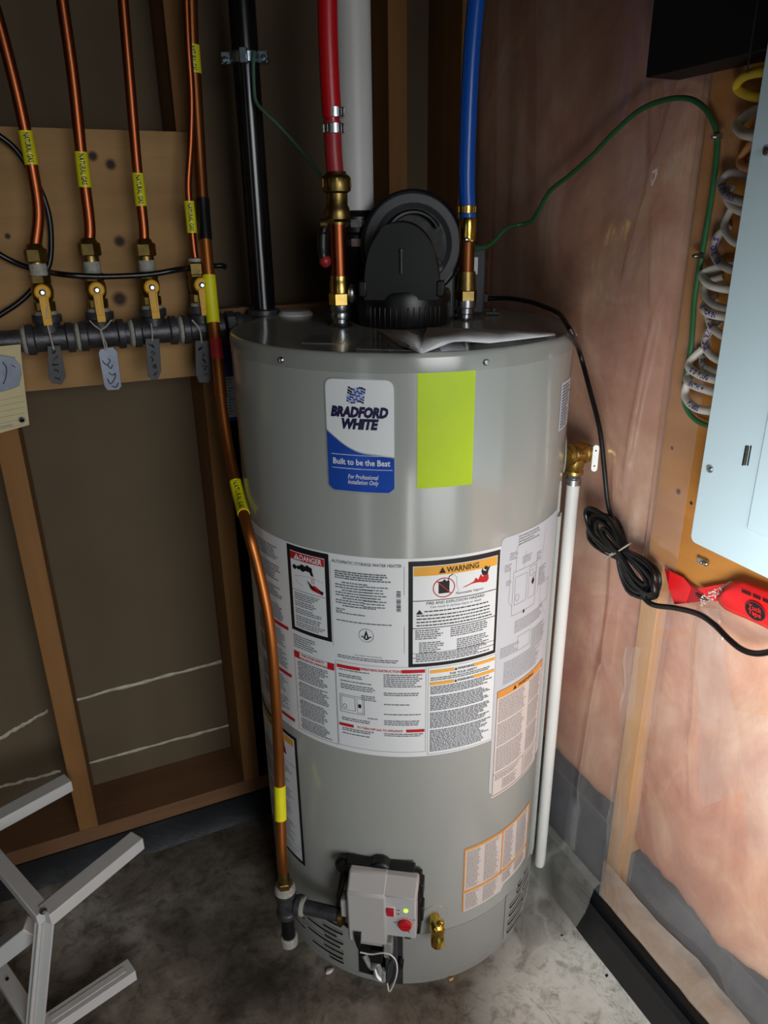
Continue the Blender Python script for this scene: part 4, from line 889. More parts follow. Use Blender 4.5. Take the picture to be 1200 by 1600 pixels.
def tee(cx):
    g = G(); o = V3((cx, MY, MZ))
    g.lathe(o-UX*.036, UX, [(.0205, 0), (.0245, .001), (.0245, .011), (.0205, .0135), (.020, .036), (.0205, .0585), (.0245, .061), (.0245, .071), (.0205, .072)], 24)
    g.lathe(o+UZ*.008, UZ, [(.017, 0), (.018, .016), (.0225, .019), (.0225, .030), (.014, .031)], 24)
    return mk('tee', g, 'iron', mf)
for cx in tees: tee(cx)
for a, b in zip([-1.06]+tees, tees+[-.575]):
    g = G(); g.cyl((a+.03, MY, MZ), (b-.03, MY, MZ), .0175, 20); mk('nipple', g, 'iron', mf)
    g = G(); g.lathe(V3((b-.044, MY, MZ)), UX, [(.0176, 0), (.0225, .003), (.0240, .0075), (.0176, .009)], 20); mk('thread_sealant', g, 'dope', mf)
g = G(); g.lathe(V3((-1.07, MY, MZ)), UX, [(.024, 0), (.024, .08), (.0262, .082), (.0262, .094), (.0205, .096)], 24); mk('coupling', g, 'iron', mf)
g = G(); o = V3((tees[3]+.040, MY, MZ)); hexn(g, o, UX, .027, .016, 8); g.lathe(o+UX*.016, UX, [(.022, 0), (.024, .003), (.024, .012), (.019, .014), (.019, .03), (.0001, .03)], 24); mk('union', g, 'iron', mf)
g = G(); g.bar(V3((-.70, MY+.012, MZ)), V3((-.70, PY, MZ)), .012, .012); g.bar(V3((-.97, MY+.012, MZ)), V3((-.97, PY, MZ)), .012, .012); mk('pipe_bracket', g, 'steel', mf)
def shutoff(cx, ztop_px, px, steel_top):
    """nut, body, yellow lever; returns height where the copper tube enters"""
    o = V3((cx, MY, MZ+.037)); zt = ztop_px; H = zt-o.z
    g = G(); g.lathe(o, UZ, [(.0155, -.004), (.0155, .010)], 16); hexn(g, o+UZ*.008, UZ, .0165, .014); g.lathe(o+UZ*.022, UZ, [(.0125, 0), (.0155, .006), (.0170, .016), (.0155, .026), (.0125, .030)], 20); hexn(g, o+UZ*.050, UZ, .0160, .012)
    g.lathe(o+UZ*.062, UZ, [(.013, 0), (.0125, max(.004, H-.070))], 16); hexn(g, V3((cx, MY, zt-.022)), UZ, .0175, .020, 6); g.lathe(V3((cx, MY, zt-.003)), UZ, [(.0145, 0), (.0115, .007), (.0095, .0085)], 16)
    g.cyl(o+UZ*.038, o+UZ*.038-UY*.026, .006, 10)
    b = mk('shutoff_valve', g, 'brassdull', mf)
    g = G(); g.lathe(o+UZ*.060, UZ, [(.0128, 0), (.0138, .004), (.0130, .010), (.0136, .016), (.0126, max(.02, H-.090))], 20); mk('thread_sealant', g, 'dope', b); g = G(); g.lathe(o+UZ*-.003, UZ, [(.0156, 0), (.0180, .003), (.0165, .009), (.0156, .010)], 20); mk('thread_sealant', g, 'dope', b)
    hc_ = o+UZ*.038-UY*.027
    g = G(); g.lathe(hc_+UY*.003, -UY, [(.0125, 0), (.0125, .004), (.0105, .006), (.0001, .006)], 24); a_, b_ = hc_+UZ*-.006-UY*.003, hc_+UZ*-.041-UY*.007
    for sx in (-1, 1): g.bar(a_+UX*(sx*.0055), b_+UX*(sx*.0048), .0032, .0045, (0, -1, 0))
    g.obox(b_-UZ*.003, UX, UY, UZ, .0065, .0024, .0055); g.bar(a_, b_, .009, .0015, (0, -1, 0)); mk('lever_handle', g, 'handle', b, bevel=.0006)
    g = G(); g.lathe(hc_-UY*.003, -UY, [(.0048, 0), (.0048, .003), (.003, .0045), (.0001, .0045)], 12); mk('handle_screw', g, 'steel', b)
def ztop(px, py): return pA(px, py, MY).z
for cx, (px, py) in zip(tees, ((63, 386), (143, 377), (226, 378), (303, 408))): shutoff(cx, ztop(px, py), px, 1)
def marker(g2, path_fn, z0, z1, r, th0=0): pass
def copper_line(idx, pts, r, label, mk_px, mt='copper', mtxt='NATURAL GAS', my=MY, nameroot=None):
    path = spl(pts, 10); base = path[0]
    th = thing('copper_gas_tube', base, label, 'pipe', 'copper gas tubes')
    g = G(); g.tube(path, r, 18); mk('tube', g, mt, th)
    return th, path
def sleeve(th, path, py0, py1, r, mt='yellow', txt='NATURAL GAS', flip=1):
    """a wrapped marker between two image heights along the path"""
    def prj(p):
        d = p-CAM; c = AX*d.x+AY*d.y-AD*d.z; return 600+F*c.x/c.z, 800+F*c.y/c.z
    fine = []
    for a, b in zip(path, path[1:]): fine += [a.lerp(b, k/24) for k in range(24)]
    seg = [p for p in fine if py0 <= prj(p)[1] <= py1]
    if len(seg) < 2: return
    g = G(); g.tube(seg[::8]+[seg[-1]], r+.0011, 24); mb = mk('pipe_marker', g, mt, th)
    if txt:
        a, b = seg[0], seg[-1]; d = (b-a); L = d.length; d.normalize(); mid = seg[len(seg)//2]; vw = (CAM-mid); vw = (vw-d*vw.dot(d)).normalized(); sd = vw.cross(d).normalized()
        vs, fs = text2d(txt, r*1.25, bold=.02); W_ = max(v[0] for v in vs)*2; k = min(1, L*.86/W_)
        if d.z > 0: d2, s2 = -d, -sd
        else: d2, s2 = d, sd
        def pp(x, y):
            q = a+d*(L/2) ; i = min(range(len(seg)), key=lambda i: abs((seg[i]-q).dot(d)-x*(1 if d2 == d else -1))); c = seg[i]; ang = y/(r+.0017); s3 = d2.cross(vw)
            return c+vw*((r+.0019)*math.cos(ang))+(-s3)*((r+.0019)*math.sin(ang))
        g = G(); g.add([pp(x*k, y) for x, y in vs], fs); mk('marker_lettering', g, 'ink', mb, kind='stuff')
def cl_path(cx, pts):
    z0 = ztop(*pts[0]); return [V3((cx, MY, z0-.004))]+[pA(px, py, MY) for px, py in pts[1:]]
r_ = .0088
cl1, p1 = copper_line(1, cl_path(tees[0], ((63, 386), (60, 330), (50, 260), (30, 160), (5, 60), (-12, 0))), r_, 'leftmost copper gas tube, its yellow marker strip twisted askew', None)
sleeve(cl1, p1, 204, 258, r_)
cl2, p2 = copper_line(2, cl_path(tees[1], ((143, 377), (140, 350), (129, 260), (114, 120), (97, 0), (90, -60))), r_, 'second copper gas tube from the left, rising from the valve with the aluminium tag below', None)
sleeve(cl2, p2, 237, 293, r_)
cl3, p3 = copper_line(3, cl_path(tees[2], ((226, 378), (224, 350), (214, 260), (203, 130), (192, 0), (188, -60))), r_*.92, 'third copper gas tube from the left, over the middle of the plywood', None)
sleeve(cl3, p3, 270, 322, r_*.92)
cl4, p4 = copper_line(4, cl_path(tees[3], ((303, 408), (303, 390), (298, 340), (294, 290), (298, 220), (299, 150), (294, 70), (291, 0), (290, -60))), r_*.66, 'thin copper gas tube bowing left in front of the stud', None)
sleeve(cl4, p4, 314, 364, r_*.66*1.25)
# large copper line feeding the heater
TEE = gp(447, 1410, .022)
def cyl_at(px, py, R): return pT(px, py, R)
hl_pts = [V3((TEE.x, TEE.y, TEE.z+.075)), V3((TEE.x, TEE.y, TEE.z+.12)), pT(437, 1226, .325), pT(434, 1150, .318), pT(428, 1050, .312), pT(420, 970, .306), pT(405, 895, .303), pT(388, 830, .303), pA(373, 775, -.36), pA(360, 715, -.31), pA(348, 640, -.27), pA(340, 560, -.235), pA(333, 500, -.21), pA(327, 440, -.195), pA(321, 375, -.18), pA(316, 310, -.165), pA(311, 230, -.155), pA(305, 130, -.150), pA(300, 60, -.150), pA(297, -60, -.15)]
hl = thing('heater_gas_line', (TEE.x, TEE.y, TEE.z-.10), 'long bending copper gas pipe with yellow markers ending at the black tee beside the heater', 'pipe')
path = spl(hl_pts, 12); zl = zAt(345, 620, -.25); zr = zAt(318, 320, -.165)
g = G(); g.tube([p for p in path if p.z <= zl+.01], .0090, 18); mk('lower_copper', g, 'copperorange', hl)
g = G(); g.tube([p for p in path if zl <= p.z <= zr], .0102, 18); mk('middle_copper', g, 'copperorange', hl)
g = G(); g.tube([p for p in path if p.z >= zr-.01], .0102, 18); mk('upper_copper', g, 'copperdark', hl)
sleeve(hl, path, 752, 803, .0090); sleeve(hl, path, 1226, 1280, .0092, txt=None); sleeve(hl, path, 430, 505, .0102, txt=None); sleeve(hl, path, 310, 375, .0104, 'gloss_black', None); sleeve(hl, path, 530, 562, .0096, 'reddull', None); sleeve(hl, path, 70, 115, .0102)
g = G(); o = TEE; g.lathe(o-UZ*.030, UZ, [(.0150, 0), (.0185, .002), (.0185, .010), (.0155, .013), (.0155, .045), (.0185, .048), (.0185, .058), (.015, .060)], 24)
ddir = (gp(540, 1412, .034)-TEE); ddir.z = 0; Ld = ddir.length; ddir.normalize()
g.lathe(o, ddir, [(.0150, .006), (.0155, .018), (.0190, .021), (.0190, .030), (.013, .031)], 24); mk('tee', g, 'iron', hl)
g = G(); g.lathe(o+ddir*.027, ddir, [(.0135, 0), (.0175, .002), (.0175, .008), (.0125, .010)], 20); mk('thread_sealant', g, 'dope', hl); g = G(); g.lathe(o+UZ*.026, UZ, [(.0150, 0), (.0190, .004), (.0185, .012), (.0135, .016)], 20); mk('thread_sealant', g, 'dope', hl)
g = G(); g.cyl(o+ddir*.025, o+ddir*(Ld-.004), .0125, 20); mk('supply_nipple', g, 'iron', hl)
g = G(); g.lathe(o+ddir*(Ld-.014), ddir, [(.013, 0), (.0165, .002), (.0165, .010), (.013, .012)], 20); mk('valve_bushing', g, 'brassdull', hl)
g = G(); hexn(g, o+UZ*.038, UZ, .0145, .016); g.lathe(o+UZ*.054, UZ, [(.011, 0), (.0105, .016), (.0095, .022), (.0001, .023)], 18); mk('flare_fitting', g, 'brassdull', hl)
g = G(); g.lathe(o-UZ*.086, UZ, [(.0125, 0), (.0125, .058)], 20); mk('drip_leg', g, 'ironpipe', hl)
g = G(); g.lathe(o-UZ*.104, UZ, [(.0125, 0), (.0160, .002), (.0165, .018), (.0135, .021)], 20); mk('drip_cap', g, 'dope', hl)

# ---- tags
def hang_tag(name, poly_px, y, mt, label, cat='tag', grp=None, strokes=(), sm='ink'):
    pts = [pA(px, py, y) for px, py in poly_px]; c = sum(pts, V3())/len(pts)
    g = G(); nn = len(pts); g.add([p for p in pts]+[p+UY*.0016 for p in pts], [tuple(range(nn-1, -1, -1)), tuple(range(nn, 2*nn))]+[(i, (i+1) % nn, nn+(i+1) % nn, nn+i) for i in range(nn)])
    top = max(pts, key=lambda p: p.z); root = thing(name, (c.x, y, max(p.z for p in pts)), label, cat, grp)
    mk('tag_plate', g, mt, root, bevel=.0004)
    if strokes:
        g = G()
        for st in strokes:
            q = spl([pA(px, py, y-.0008) for px, py in st], 5); g.tube(q, .0008, 5)
        mk('handwriting', g, sm, root, kind='stuff')
    return root
def scribble(x0, y0, x1, y1, seed, amp=5):
    r2 = random.Random(seed); o = []
    for k in range(5):
        t_ = k/5; cx, cy = x0+(x1-x0)*(t_+.1), y0+(y1-y0)*(t_+.1); o.append([(cx+r2.uniform(-amp, amp), cy+r2.uniform(-4, 4)) for _ in range(5)])
    return o
def rope(root, pts, r=.0011):
    g = G(); g.tube(spl(pts, 6), r, 6); mk('tag_string', g, 'string', root)
TY = MY-.032
t1 = hang_tag('valve_tag', ((74, 541), (94, 540), (103, 588), (96, 601), (82, 599), (76, 590)), TY, 'tagblack', 'black plastic tag hanging under the first valve, near the manila card', 'tag', 'tags under the gas valves', scribble(84, 545, 90, 596, 1)); rope(t1, [pA(72, 480, TY), pA(74, 505, TY-.002), pA(80, 530, TY), pA(84, 546, TY-.001)], .0014)
t2 = hang_tag('valve_tag', ((156, 546), (176, 542), (183, 549), (190, 603), (186, 609), (168, 610), (163, 603), (154, 552)), TY-.006, 'alu', 'silver metal tag with black handwriting hanging on a string under the second valve', 'tag', 'tags under the gas valves',
    [[(160, 563), (163, 568), (168, 570), (172, 564), (169, 560)], [(168, 570), (173, 576), (176, 570)], [(170, 582), (176, 586), (180, 583)], [(168, 592), (173, 600), (180, 590), (180, 584)], [(175, 603), (181, 605), (185, 598)]])
rope(t2, [pA(140, 501, TY), pA(148, 509, TY-.003), pA(157, 516, TY-.006), pA(161, 527, TY-.007), pA(166, 538, TY-.008), pA(167, 548, TY-.008)]); rope(t2, [pA(174, 500, TY), pA(166, 510, TY-.003), pA(158, 516, TY-.006), pA(160, 528, TY-.007), pA(163, 540, TY-.008), pA(165, 548, TY-.008)])
t3 = hang_tag('valve_tag', ((227, 529), (249, 529), (252, 580), (247, 592), (238, 594), (231, 588)), TY, 'tagblack', 'black plastic tag hanging straight under the third valve', 'tag', 'tags under the gas valves', scribble(236, 535, 242, 588, 2)); rope(t3, [pA(236, 505, TY), pA(238, 520, TY-.002), pA(238, 533, TY-.001)])
t4_ = hang_tag('valve_tag', ((305, 532), (328, 533), (332, 590), (326, 598), (311, 598), (306, 585)), TY, 'tagblack', 'black plastic tag hanging at the right end of the manifold beside the bent copper pipe', 'tag', 'tags under the gas valves', scribble(314, 540, 322, 590, 3)); rope(t4_, [pA(300, 500, TY), pA(310, 512, TY-.006), pA(314, 524, TY-.004), pA(315, 536, TY-.001)], .0014)
mt_ = hang_tag('inspection_card', ((-60, 545), (0, 541), (32, 538), (35, 575), (46, 664), (0, 677), (-60, 690)), TY-.004, 'manila', 'cream inspection card hanging on the manifold at the left edge', 'card')
g = G()
for py in range(622, 668, 9):
    a, b = pA(-20, py+8, TY-.0046), pA(38, py-4, TY-.0046); g.bar(a, b, .0004, .0008, (0, -1, 0))
for k in range(7): c_1 = pA(8+k*2.5, 561-k*.4, TY-.0046); g.obox(c_1, UX, UY, UZ, .0006, .0003, .0014)
for k in range(6): c_1 = pA(0+k*3.6, 668-k*.8, TY-.0046); g.obox(c_1, UX, UY, UZ, .0011, .0003, .0016)
cc = pA(34, 656, TY-.0046); g.lathe(cc, -UY, [(.006, 0), (.006, .0003), (.004, .0003), (.004, 0)], 12); mk('card_print', g, 'inkfaint', mt_, kind='stuff')
d_ = hang_tag('valve_tag', ((-30, 556), (0, 555), (20, 558), (31, 570), (34, 585), (30, 603), (18, 608), (0, 613), (-30, 616)), TY-.008, 'alu', 'round-cornered grey metal tag lying over the cream card', 'tag', None, [[(4, 566), (10, 575), (9, 590), (5, 600)], [(18, 570), (24, 574)]])
rope(d_, [pA(-6, 532, TY+.01), pA(-4, 550, TY-.008), pA(-2, 572, TY-.010)])
# ---- black cable swagged over the plywood
cy = -.150
def cable(name, pts, r, mt, label, cat='cable', grp=None, n=12, k=10):
    g = G(); g.tube(spl(pts, k), r, n); return tag(mk(name, g, mt), label, cat, grp)
cable('black_cable', [pA(-40, 372, -.128), pA(0, 398, -.128), pA(30, 413, -.130), pA(60, 422, -.145), pA(100, 429, -.20), pA(150, 432, -.205), pA(200, 431, -.205), pA(240, 428, -.205), pA(280, 421, -.200), pA(306, 418, -.148), pA(330, 416, -.128), pA(346, 415, -.125), pA(352, 417, -.122)], .0046, 'gloss_black', 'black cable swagged level across the plywood behind the gas valves', 'cable', 'black cables on the plywood')
cable('black_cable', [pA(-40, 190, -.125), pA(0, 213, -.125), pA(30, 240, -.122), pA(60, 290, -.122), pA(76, 335, -.120), pA(80, 380, -.118), pA(76, 415, -.118), pA(60, 440, -.124), pA(35, 468, -.124), pA(0, 492, -.124), pA(-40, 515, -.124)], .0046, 'gloss_black', 'black cable curving in a wide arc at the left edge of the plywood', 'cable', 'black cables on the plywood')
# ---- blue and white carton tucked behind the heater
g = G(); a, b = pA(351, 547, -.135), pA(392, 656, -.135)
cx0, cx1, cz0, cz1 = pA(350, 600, -.135).x-.003, pA(350, 600, -.135).x+.054, pA(360, 656, -.135).z, pA(360, 546, -.135).z
ct = thing('hanging_carton', ((cx0+cx1)/2, -.12, cz0), 'slim blue and white printed carton wedged between stud and heater', 'box')
g = G(); g.box((cx0, -.140, cz0), (cx1, -.095, cz1)); mk('carton_body', g, 'cardwhite', ct, bevel=.0012)
g = G(); g.box((cx0-.0006, -.1408, cz1-(cz1-cz0)*.36), (cx1+.0006, -.0948, cz1+.0006)); g.box((cx0-.0006, -.1408, cz0-.0006), (cx1+.0006, -.0948, cz0+.006)); mk('blue_band', g, 'cardblue', ct)
g = G()
for k in range(14): g.box((cx0+.004, -.1412, cz0+.012+k*.0055), (cx0+.0042+random.uniform(.006, .016), -.1404, cz0+.0137+k*.0055))
mk('carton_print', g, 'inkgrey', ct, kind='stuff')

# ================================================================== RIGHT WALL THINGS
PB0, PBX = -.0515, -.0635
oB = V3((-.057, -1.1, 1.2)); kb = lambda px, py, r: (tuple(pB(px, py, PBX)-V3((PBX+.006, -1.25, PLYZ))), r)
M['plyB'] = plymat('plywood_right', srgb(176, 112, 44), srgb(204, 142, 66), [kb(1060, 768, .006), kb(1080, 786, .004), kb(1050, 700, .004)], 1)
g = G(); g.box((PBX, -1.80, PLYZ), (PB0, -.700, 2.3)); tag(mk('plywood_board', g, 'plyB', loc=(PBX+.006, -1.25, PLYZ), bevel=.001), 'amber plywood board on the right wall under the electrical panel', 'board')
# electrical panel
XP = -.150
a = pB(1078, 845, XP); py0, pz0 = a.y, a.z
pn = thing('electrical_panel', (XP, -1.05, pz0), 'large pale blue steel electrical panel cover with slotted screws', 'electrical panel')
g = G(); g.box((PBX-.001, py0-.60, pz0+.03), (XP+.003, py0-.035, pz0+.88)); mk('panel_box', g, 'darkplastic', pn)
g = G(); RR = .009; poly = []
for (cy_, cz_, a0_) in ((-.64+RR, RR, 180), (-RR, RR, 270), (-RR, .93-RR, 0), (-.64+RR, .93-RR, 90)):
    for k in range(5): aa = math.radians(a0_+k*22.5); poly.append((cy_+RR*math.cos(aa), cz_+RR*math.sin(aa)))
g.prism(poly, V3((XP, py0, pz0)), UY, UZ, UX, 0, .003); pc = mk('panel_cover', g, 'panel', pn, bevel=.0008)
def psc(px, py):
    c = pB(px, py, XP); g = G(); g.lathe(c, -UX, [(.0052, 0), (.0052, .0008), (.0040, .0028), (.0001, .0034)], 16); g.obox(c-UX*.0034, UY, UZ, UX, .0028, .0005, .0005); mk('cover_screw', g, 'steel', pn)
psc(1110, 733); psc(1199, 236)
g = G(); a, b = pB(1163, 712, XP), pB(1171, 712, XP)
for q_, mt_2 in ((a, 'hole'), (b, 'hole')): g.obox(q_-UX*.0002, UY, UZ, UX, .0009, .0125, .0003)
mk('latch_slot', g, 'hole', pn); g = G(); g.obox((a+b)/2-UX*.0006, UY, UZ, UX, .0017, .012, .0008); mk('latch_tab', g, 'steel', pn)
dq = [pB(1199, 690, XP), pB(1169, 826, XP), pB(1205, 844, XP)]
g = G(); g.box((XP-.0030, dq[1].y-.36, dq[1].z), (XP+.0002, dq[1].y, dq[1].z+.55)); mk('panel_door', g, 'panel', pn, bevel=.0012)
# black board above the panel
bb = thing('black_board', (-.2, -.9, 1.54), 'black rectangular board mounted above the electrical panel', 'board')
a = pB(1013, 122, -.12); g = G(); g.box((-.125, -.883, a.z), (-.068, a.y, a.z+.62)); mk('board_face', g, 'boxblack', bb, bevel=.0015)
g = G(); q0, q1 = pB(1172, 82, -.1256), pB(1184, -40, -.1256); g.box((-.1262, q0.y-.0008, q0.z-.02), (-.1250, q0.y+.0008, q0.z+.5)); mk('board_seam', g, 'darkplastic', bb)
# cables entering the panel side
def rx(px, py, x): return pB(px, py, x)
def loop_cable(pts, r, mt, label, name='panel_cable', grp='cables bending into the side of the panel', text=None, tseg=None):
    P_ = [rx(px, py, x) for px, py, x in pts]; pth = spl(P_, 10)
    root = thing(name, pth[0], label, 'cable', grp); g = G(); g.tube(pth, r, 14); mk('sheath', g, mt, root)
    if text:
        L = [0]
        for a_, b_ in zip(pth, pth[1:]): L.append(L[-1]+(b_-a_).length)
        s_ = tseg*L[-1]; g = G()
        for ch in text:
            if ch != ' ':
                i = min(range(len(L)), key=lambda i: abs(L[i]-s_)); i = max(1, min(len(pth)-2, i)); c = pth[i]; d = (pth[i+1]-pth[i-1]).normalized(); vw = CAM-c; vw = (vw-d*vw.dot(d)).normalized(); sd = vw.cross(d)
                vs, fs = text2d(ch, r*1.75, bold=.03); g.add([c+vw*((r+.0004)*math.cos(y/r))+sd*((r+.0004)*math.sin(y/r))+d*x for x, y in vs], fs)
            s_ += r*1.25
        mk('cable_lettering', g, 'purple', root, kind='stuff')
    return root
X0, X1 = -.075, -.100
XW = -.128
loop_cable([(1215, 112, XW), (1190, 112, -.12), (1165, 118, -.10), (1152, 130, -.085), (1156, 142, -.08), (1180, 151, -.09), (1215, 152, -.10)], .0056, 'romex_y', 'yellow cable looping out beside the panel top, topmost of the column')
loop_cable([(1215, 172, -.10), (1185, 172, -.085), (1165, 182, -.08), (1153, 195, -.085), (1160, 207, -.10), (1180, 212, XW), (1205, 214, XW)], .0062, 'romex_w', 'short thick white cable just under the yellow one beside the panel')
loop_cable([(1205, 215, -.10), (1178, 222, -.085), (1164, 238, -.078), (1156, 253, -.08), (1165, 262, -.09), (1195, 266, -.11)], .0050, 'romex_o', 'orange cable under the white stub beside the panel')
loop_cable([(1190, 300, -.075), (1168, 276, -.08), (1142, 270, -.08), (1128, 283, -.085), (1132, 301, -.095), (1148, 311, -.11), (1175, 318, -.12), (1195, 320, -.12)], .0056, 'romex_g', 'greyish cable with black scrawl looping below the orange one', text='BATH FAN', tseg=.45)
loop_cable([(1145, 290, -.08), (1136, 305, -.085), (1142, 320, -.095), (1160, 331, -.11), (1190, 335, -.12)], .0050, 'romex_w', 'plain white cable nested under the greyish scrawled loop')
loop_cable([(1150, 318, -.07), (1138, 335, -.075), (1132, 355, -.085), (1142, 374, -.10), (1160, 383, -.11), (1185, 386, -.11)], .0048, 'romex_w', 'white cable with a purple patch curving down beside the panel', text='III', tseg=.32)
loop_cable([(1140, 352, -.07), (1122, 368, -.08), (1115, 390, -.085), (1122, 408, -.095), (1140, 420, -.11), (1170, 428, -.11)], .0054, 'romex_g', 'speckled grey cable bulging left below the purple-patched one', text='STOVE 220', tseg=.18)
loop_cable([(1165, 412, -.075), (1130, 416, -.08), (1103, 424, -.082), (1099, 434, -.088), (1112, 446, -.10), (1140, 452, -.11), (1170, 452, -.11)], .0054, 'romex_w', 'white cable making the flattest loop halfway down the panel edge', text='II', tseg=.62)
loop_cable([(1130, 432, -.07), (1106, 440, -.078), (1101, 458, -.085), (1112, 474, -.095), (1135, 482, -.105), (1160, 482, -.105)], .0046, 'romex_g', 'thin grey cable looping behind the flat white loop')
loop_cable([(1120, 465, -.07), (1103, 474, -.08), (1100, 484, -.09), (1115, 492, -.10), (1150, 498, -.11)], .0052, 'romex_w', 'white cable lettered in purple, just below the thin grey loop', text='KITCHEN', tseg=.28)
loop_cable([(1106, 492, -.075), (1112, 510, -.085), (1125, 522, -.10), (1150, 535, -.11)], .0052, 'romex_w', 'white cable slanting down to the right with purple scrawl', text='PLUG', tseg=.15)
loop_cable([(1126, 500, -.075), (1107, 520, -.082), (1102, 538, -.09), (1112, 556, -.10), (1140, 570, -.11)], .0052, 'romex_w', 'white cable bowing left with purple scrawl, above the lowest bundle', text='FRIDGE', tseg=.2)
loop_cable([(1098, 560, -.07), (1100, 572, -.082), (1115, 581, -.095), (1140, 590, -.11)], .0052, 'romex_w', 'white cable lettered A in purple near the foot of the column', text='DA A L', tseg=.1)
loop_cable([(1098, 545, -.07), (1080, 562, -.078), (1077, 574, -.085), (1092, 585, -.095), (1112, 592, -.105), (1140, 598, -.11)], .0056, 'romex_w', 'white cable lettered SD PLUG, third from the bottom beside the panel', text='SD PLUG', tseg=.40)
loop_cable([(1088, 574, -.07), (1074, 590, -.078), (1080, 600, -.09), (1100, 608, -.10), (1135, 618, -.11)], .0056, 'romex_w', 'white cable lettered BATH + beside the panel', text='BATH +', tseg=.38)
loop_cable([(1080, 588, -.075), (1072, 605, -.08), (1071, 620, -.085), (1082, 634, -.095), (1100, 641, -.105), (1135, 644, -.11)], .0056, 'romex_w', 'lowest white cable, lettered PLUGS, sweeping into the panel', text='PLUGS', tseg=.42)
# clip on the plywood under the panel
c = pB(1098, 877, PBX-.004); g = G(); g.obox(c, UY, UZ, UX, .0085, .0042, .003); g.mat('steel'); g.lathe(c-UY*.0095-UX*.001+UZ*.001, -UX, [(.0038, 0), (.0038, .004), (.002, .006), (.0001, .006)], 10); g.cyl(c-UY*.002, c-UY*.002-UX*.007, .0026, 8)
g.mats = ['steel']; g.mi = [0]*len(g.f); tag(mk('cable_clip', g, None, bevel=.0006), 'small zinc cable clip nailed to the plywood under the panel corner', 'clip')
# red sheathing tape
TXX = -.0735
def film(name, pp, mt, root, x, th=.0012, bend=0):
    pts = [pB(px, py, x-(bend*math.sin(i)) if bend else x) for i, (px, py) in enumerate(pp)]; nn = len(pts); g = G()
    g.add(pts+[p+UX*th for p in pts], [tuple(range(nn)), tuple(range(2*nn-1, nn-1, -1))]+[(i, nn+i, nn+(i+1) % nn, (i+1) % nn) for i in range(nn)]); return mk(name, g, mt, root)
tp = thing('red_tape', pB(1070, 945, TXX), 'folded dark red strip of sheathing tape stuck on the plastic sheet behind the cord', 'tape')
film('tape_layer', ((1038, 888), (1046, 892), (1066, 902), (1080, 915), (1098, 928), (1105, 938), (1096, 940), (1056, 944), (1046, 920)), 'filmdark', tp, TXX)
film('tape_fold', ((1046, 892), (1068, 903), (1080, 918), (1072, 942), (1054, 944), (1044, 918)), 'tapered', tp, TXX-.0012)
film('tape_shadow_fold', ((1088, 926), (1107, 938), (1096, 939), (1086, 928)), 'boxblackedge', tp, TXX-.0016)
tr_ = thing('red_tape', pB(1160, 945, -.085), 'bright red strip of sheathing tape with black oval logo under the panel', 'tape')
# curled body: a strip bowed outwards between its upper and lower edges
top_e = [(1134, 918), (1140, 912), (1148, 908), (1162, 907), (1180, 914), (1200, 921), (1225, 930)]; bot_e = [(1120, 936), (1124, 944), (1132, 952), (1146, 959), (1166, 967), (1190, 978), (1225, 996)]
g = G(); NB = 10; vs = []
def bulge(v_): return -.078-.016*math.sin(PI*min(1, .12+v_*.85))
for a, b in zip([V3((x, y, 0)) for x, y in top_e], [V3((x, y, 0)) for x, y in bot_e]):
    for k in range(NB+1): q = a.lerp(b, k/NB); vs.append(pB(q.x, q.y, bulge(k/NB)))
R2 = len(top_e); fs = [(i*(NB+1)+k, i*(NB+1)+k+1, (i+1)*(NB+1)+k+1, (i+1)*(NB+1)+k) for i in range(R2-1) for k in range(NB)]
g.add(vs, fs); to = mk('tape_body', g, 'tapered', tr_, sharp=180); sm_ = to.modifiers.new('thickness', 'SOLIDIFY'); sm_.thickness = .0015
film('tape_tail', ((1090, 920), (1110, 916), (1132, 912), (1140, 909), (1132, 925), (1128, 936), (1118, 940), (1106, 934)), 'tapered', tr_, -.076)
rs = random.Random(6); g = G()
for k in range(150):
    u_ = rs.random(); px = 1094+u_*52; py = 934-u_*26+rs.uniform(-2, 14)*(1-.35*u_); c = pB(px, py, -.0772); rr_ = rs.uniform(.0006, .0014); g.sphere(c, rr_, 5, (.6, 1.6, 1))
mk('glue_residue', g, 'labelpink', tr_, kind='stuff')
oc = pB(1180, 955, -.0955); ev = (pB(1196, 962, -.0955)-pB(1166, 948, -.0955)).normalized(); eu = ev.cross(UX).normalized()
if eu.z < 0: eu = -eu
lg = G(); el = [(.0155*math.cos(a_), .0125*math.sin(a_)) for a_ in [2*PI*i/28 for i in range(28)]]
lean = V3((-1, 0, -.10)).normalized(); eu2 = lean.cross(ev).normalized(); eu2 = eu2 if eu2.z > 0 else -eu2
lg.prism(el, oc, ev, eu2, lean, 0, .0005); mk('oval_logo', lg, 'ink', tr_)
lg = G(); lg.prism([(x*1.07, y*1.08) for x, y in el], oc, ev, eu2, lean, -.0004, .0002); mk('logo_rim', lg, 'reddull', tr_)
lg = G(); text_flat(lg, 'Tuck', .0100, oc+lean*.0009+eu2*.0043, ev, eu2, bold=.02); text_flat(lg, 'Tape', .0100, oc+lean*.0009-eu2*.0043, ev, eu2, bold=.02); mk('logo_lettering', lg, 'tapered', tr_, kind='stuff')
lg = G(); q = pB(1163, 922, -.0945)
for px in range(1160, 1204, 3):
    if px in (1175, 1190): continue
    c = pB(px, 924+(px-1160)*.42, -.0945); lg.obox(c, ev, UX, eu2, .0011, .0003, .0019)
mk('tape_print', lg, 'ink', tr_, kind='stuff')

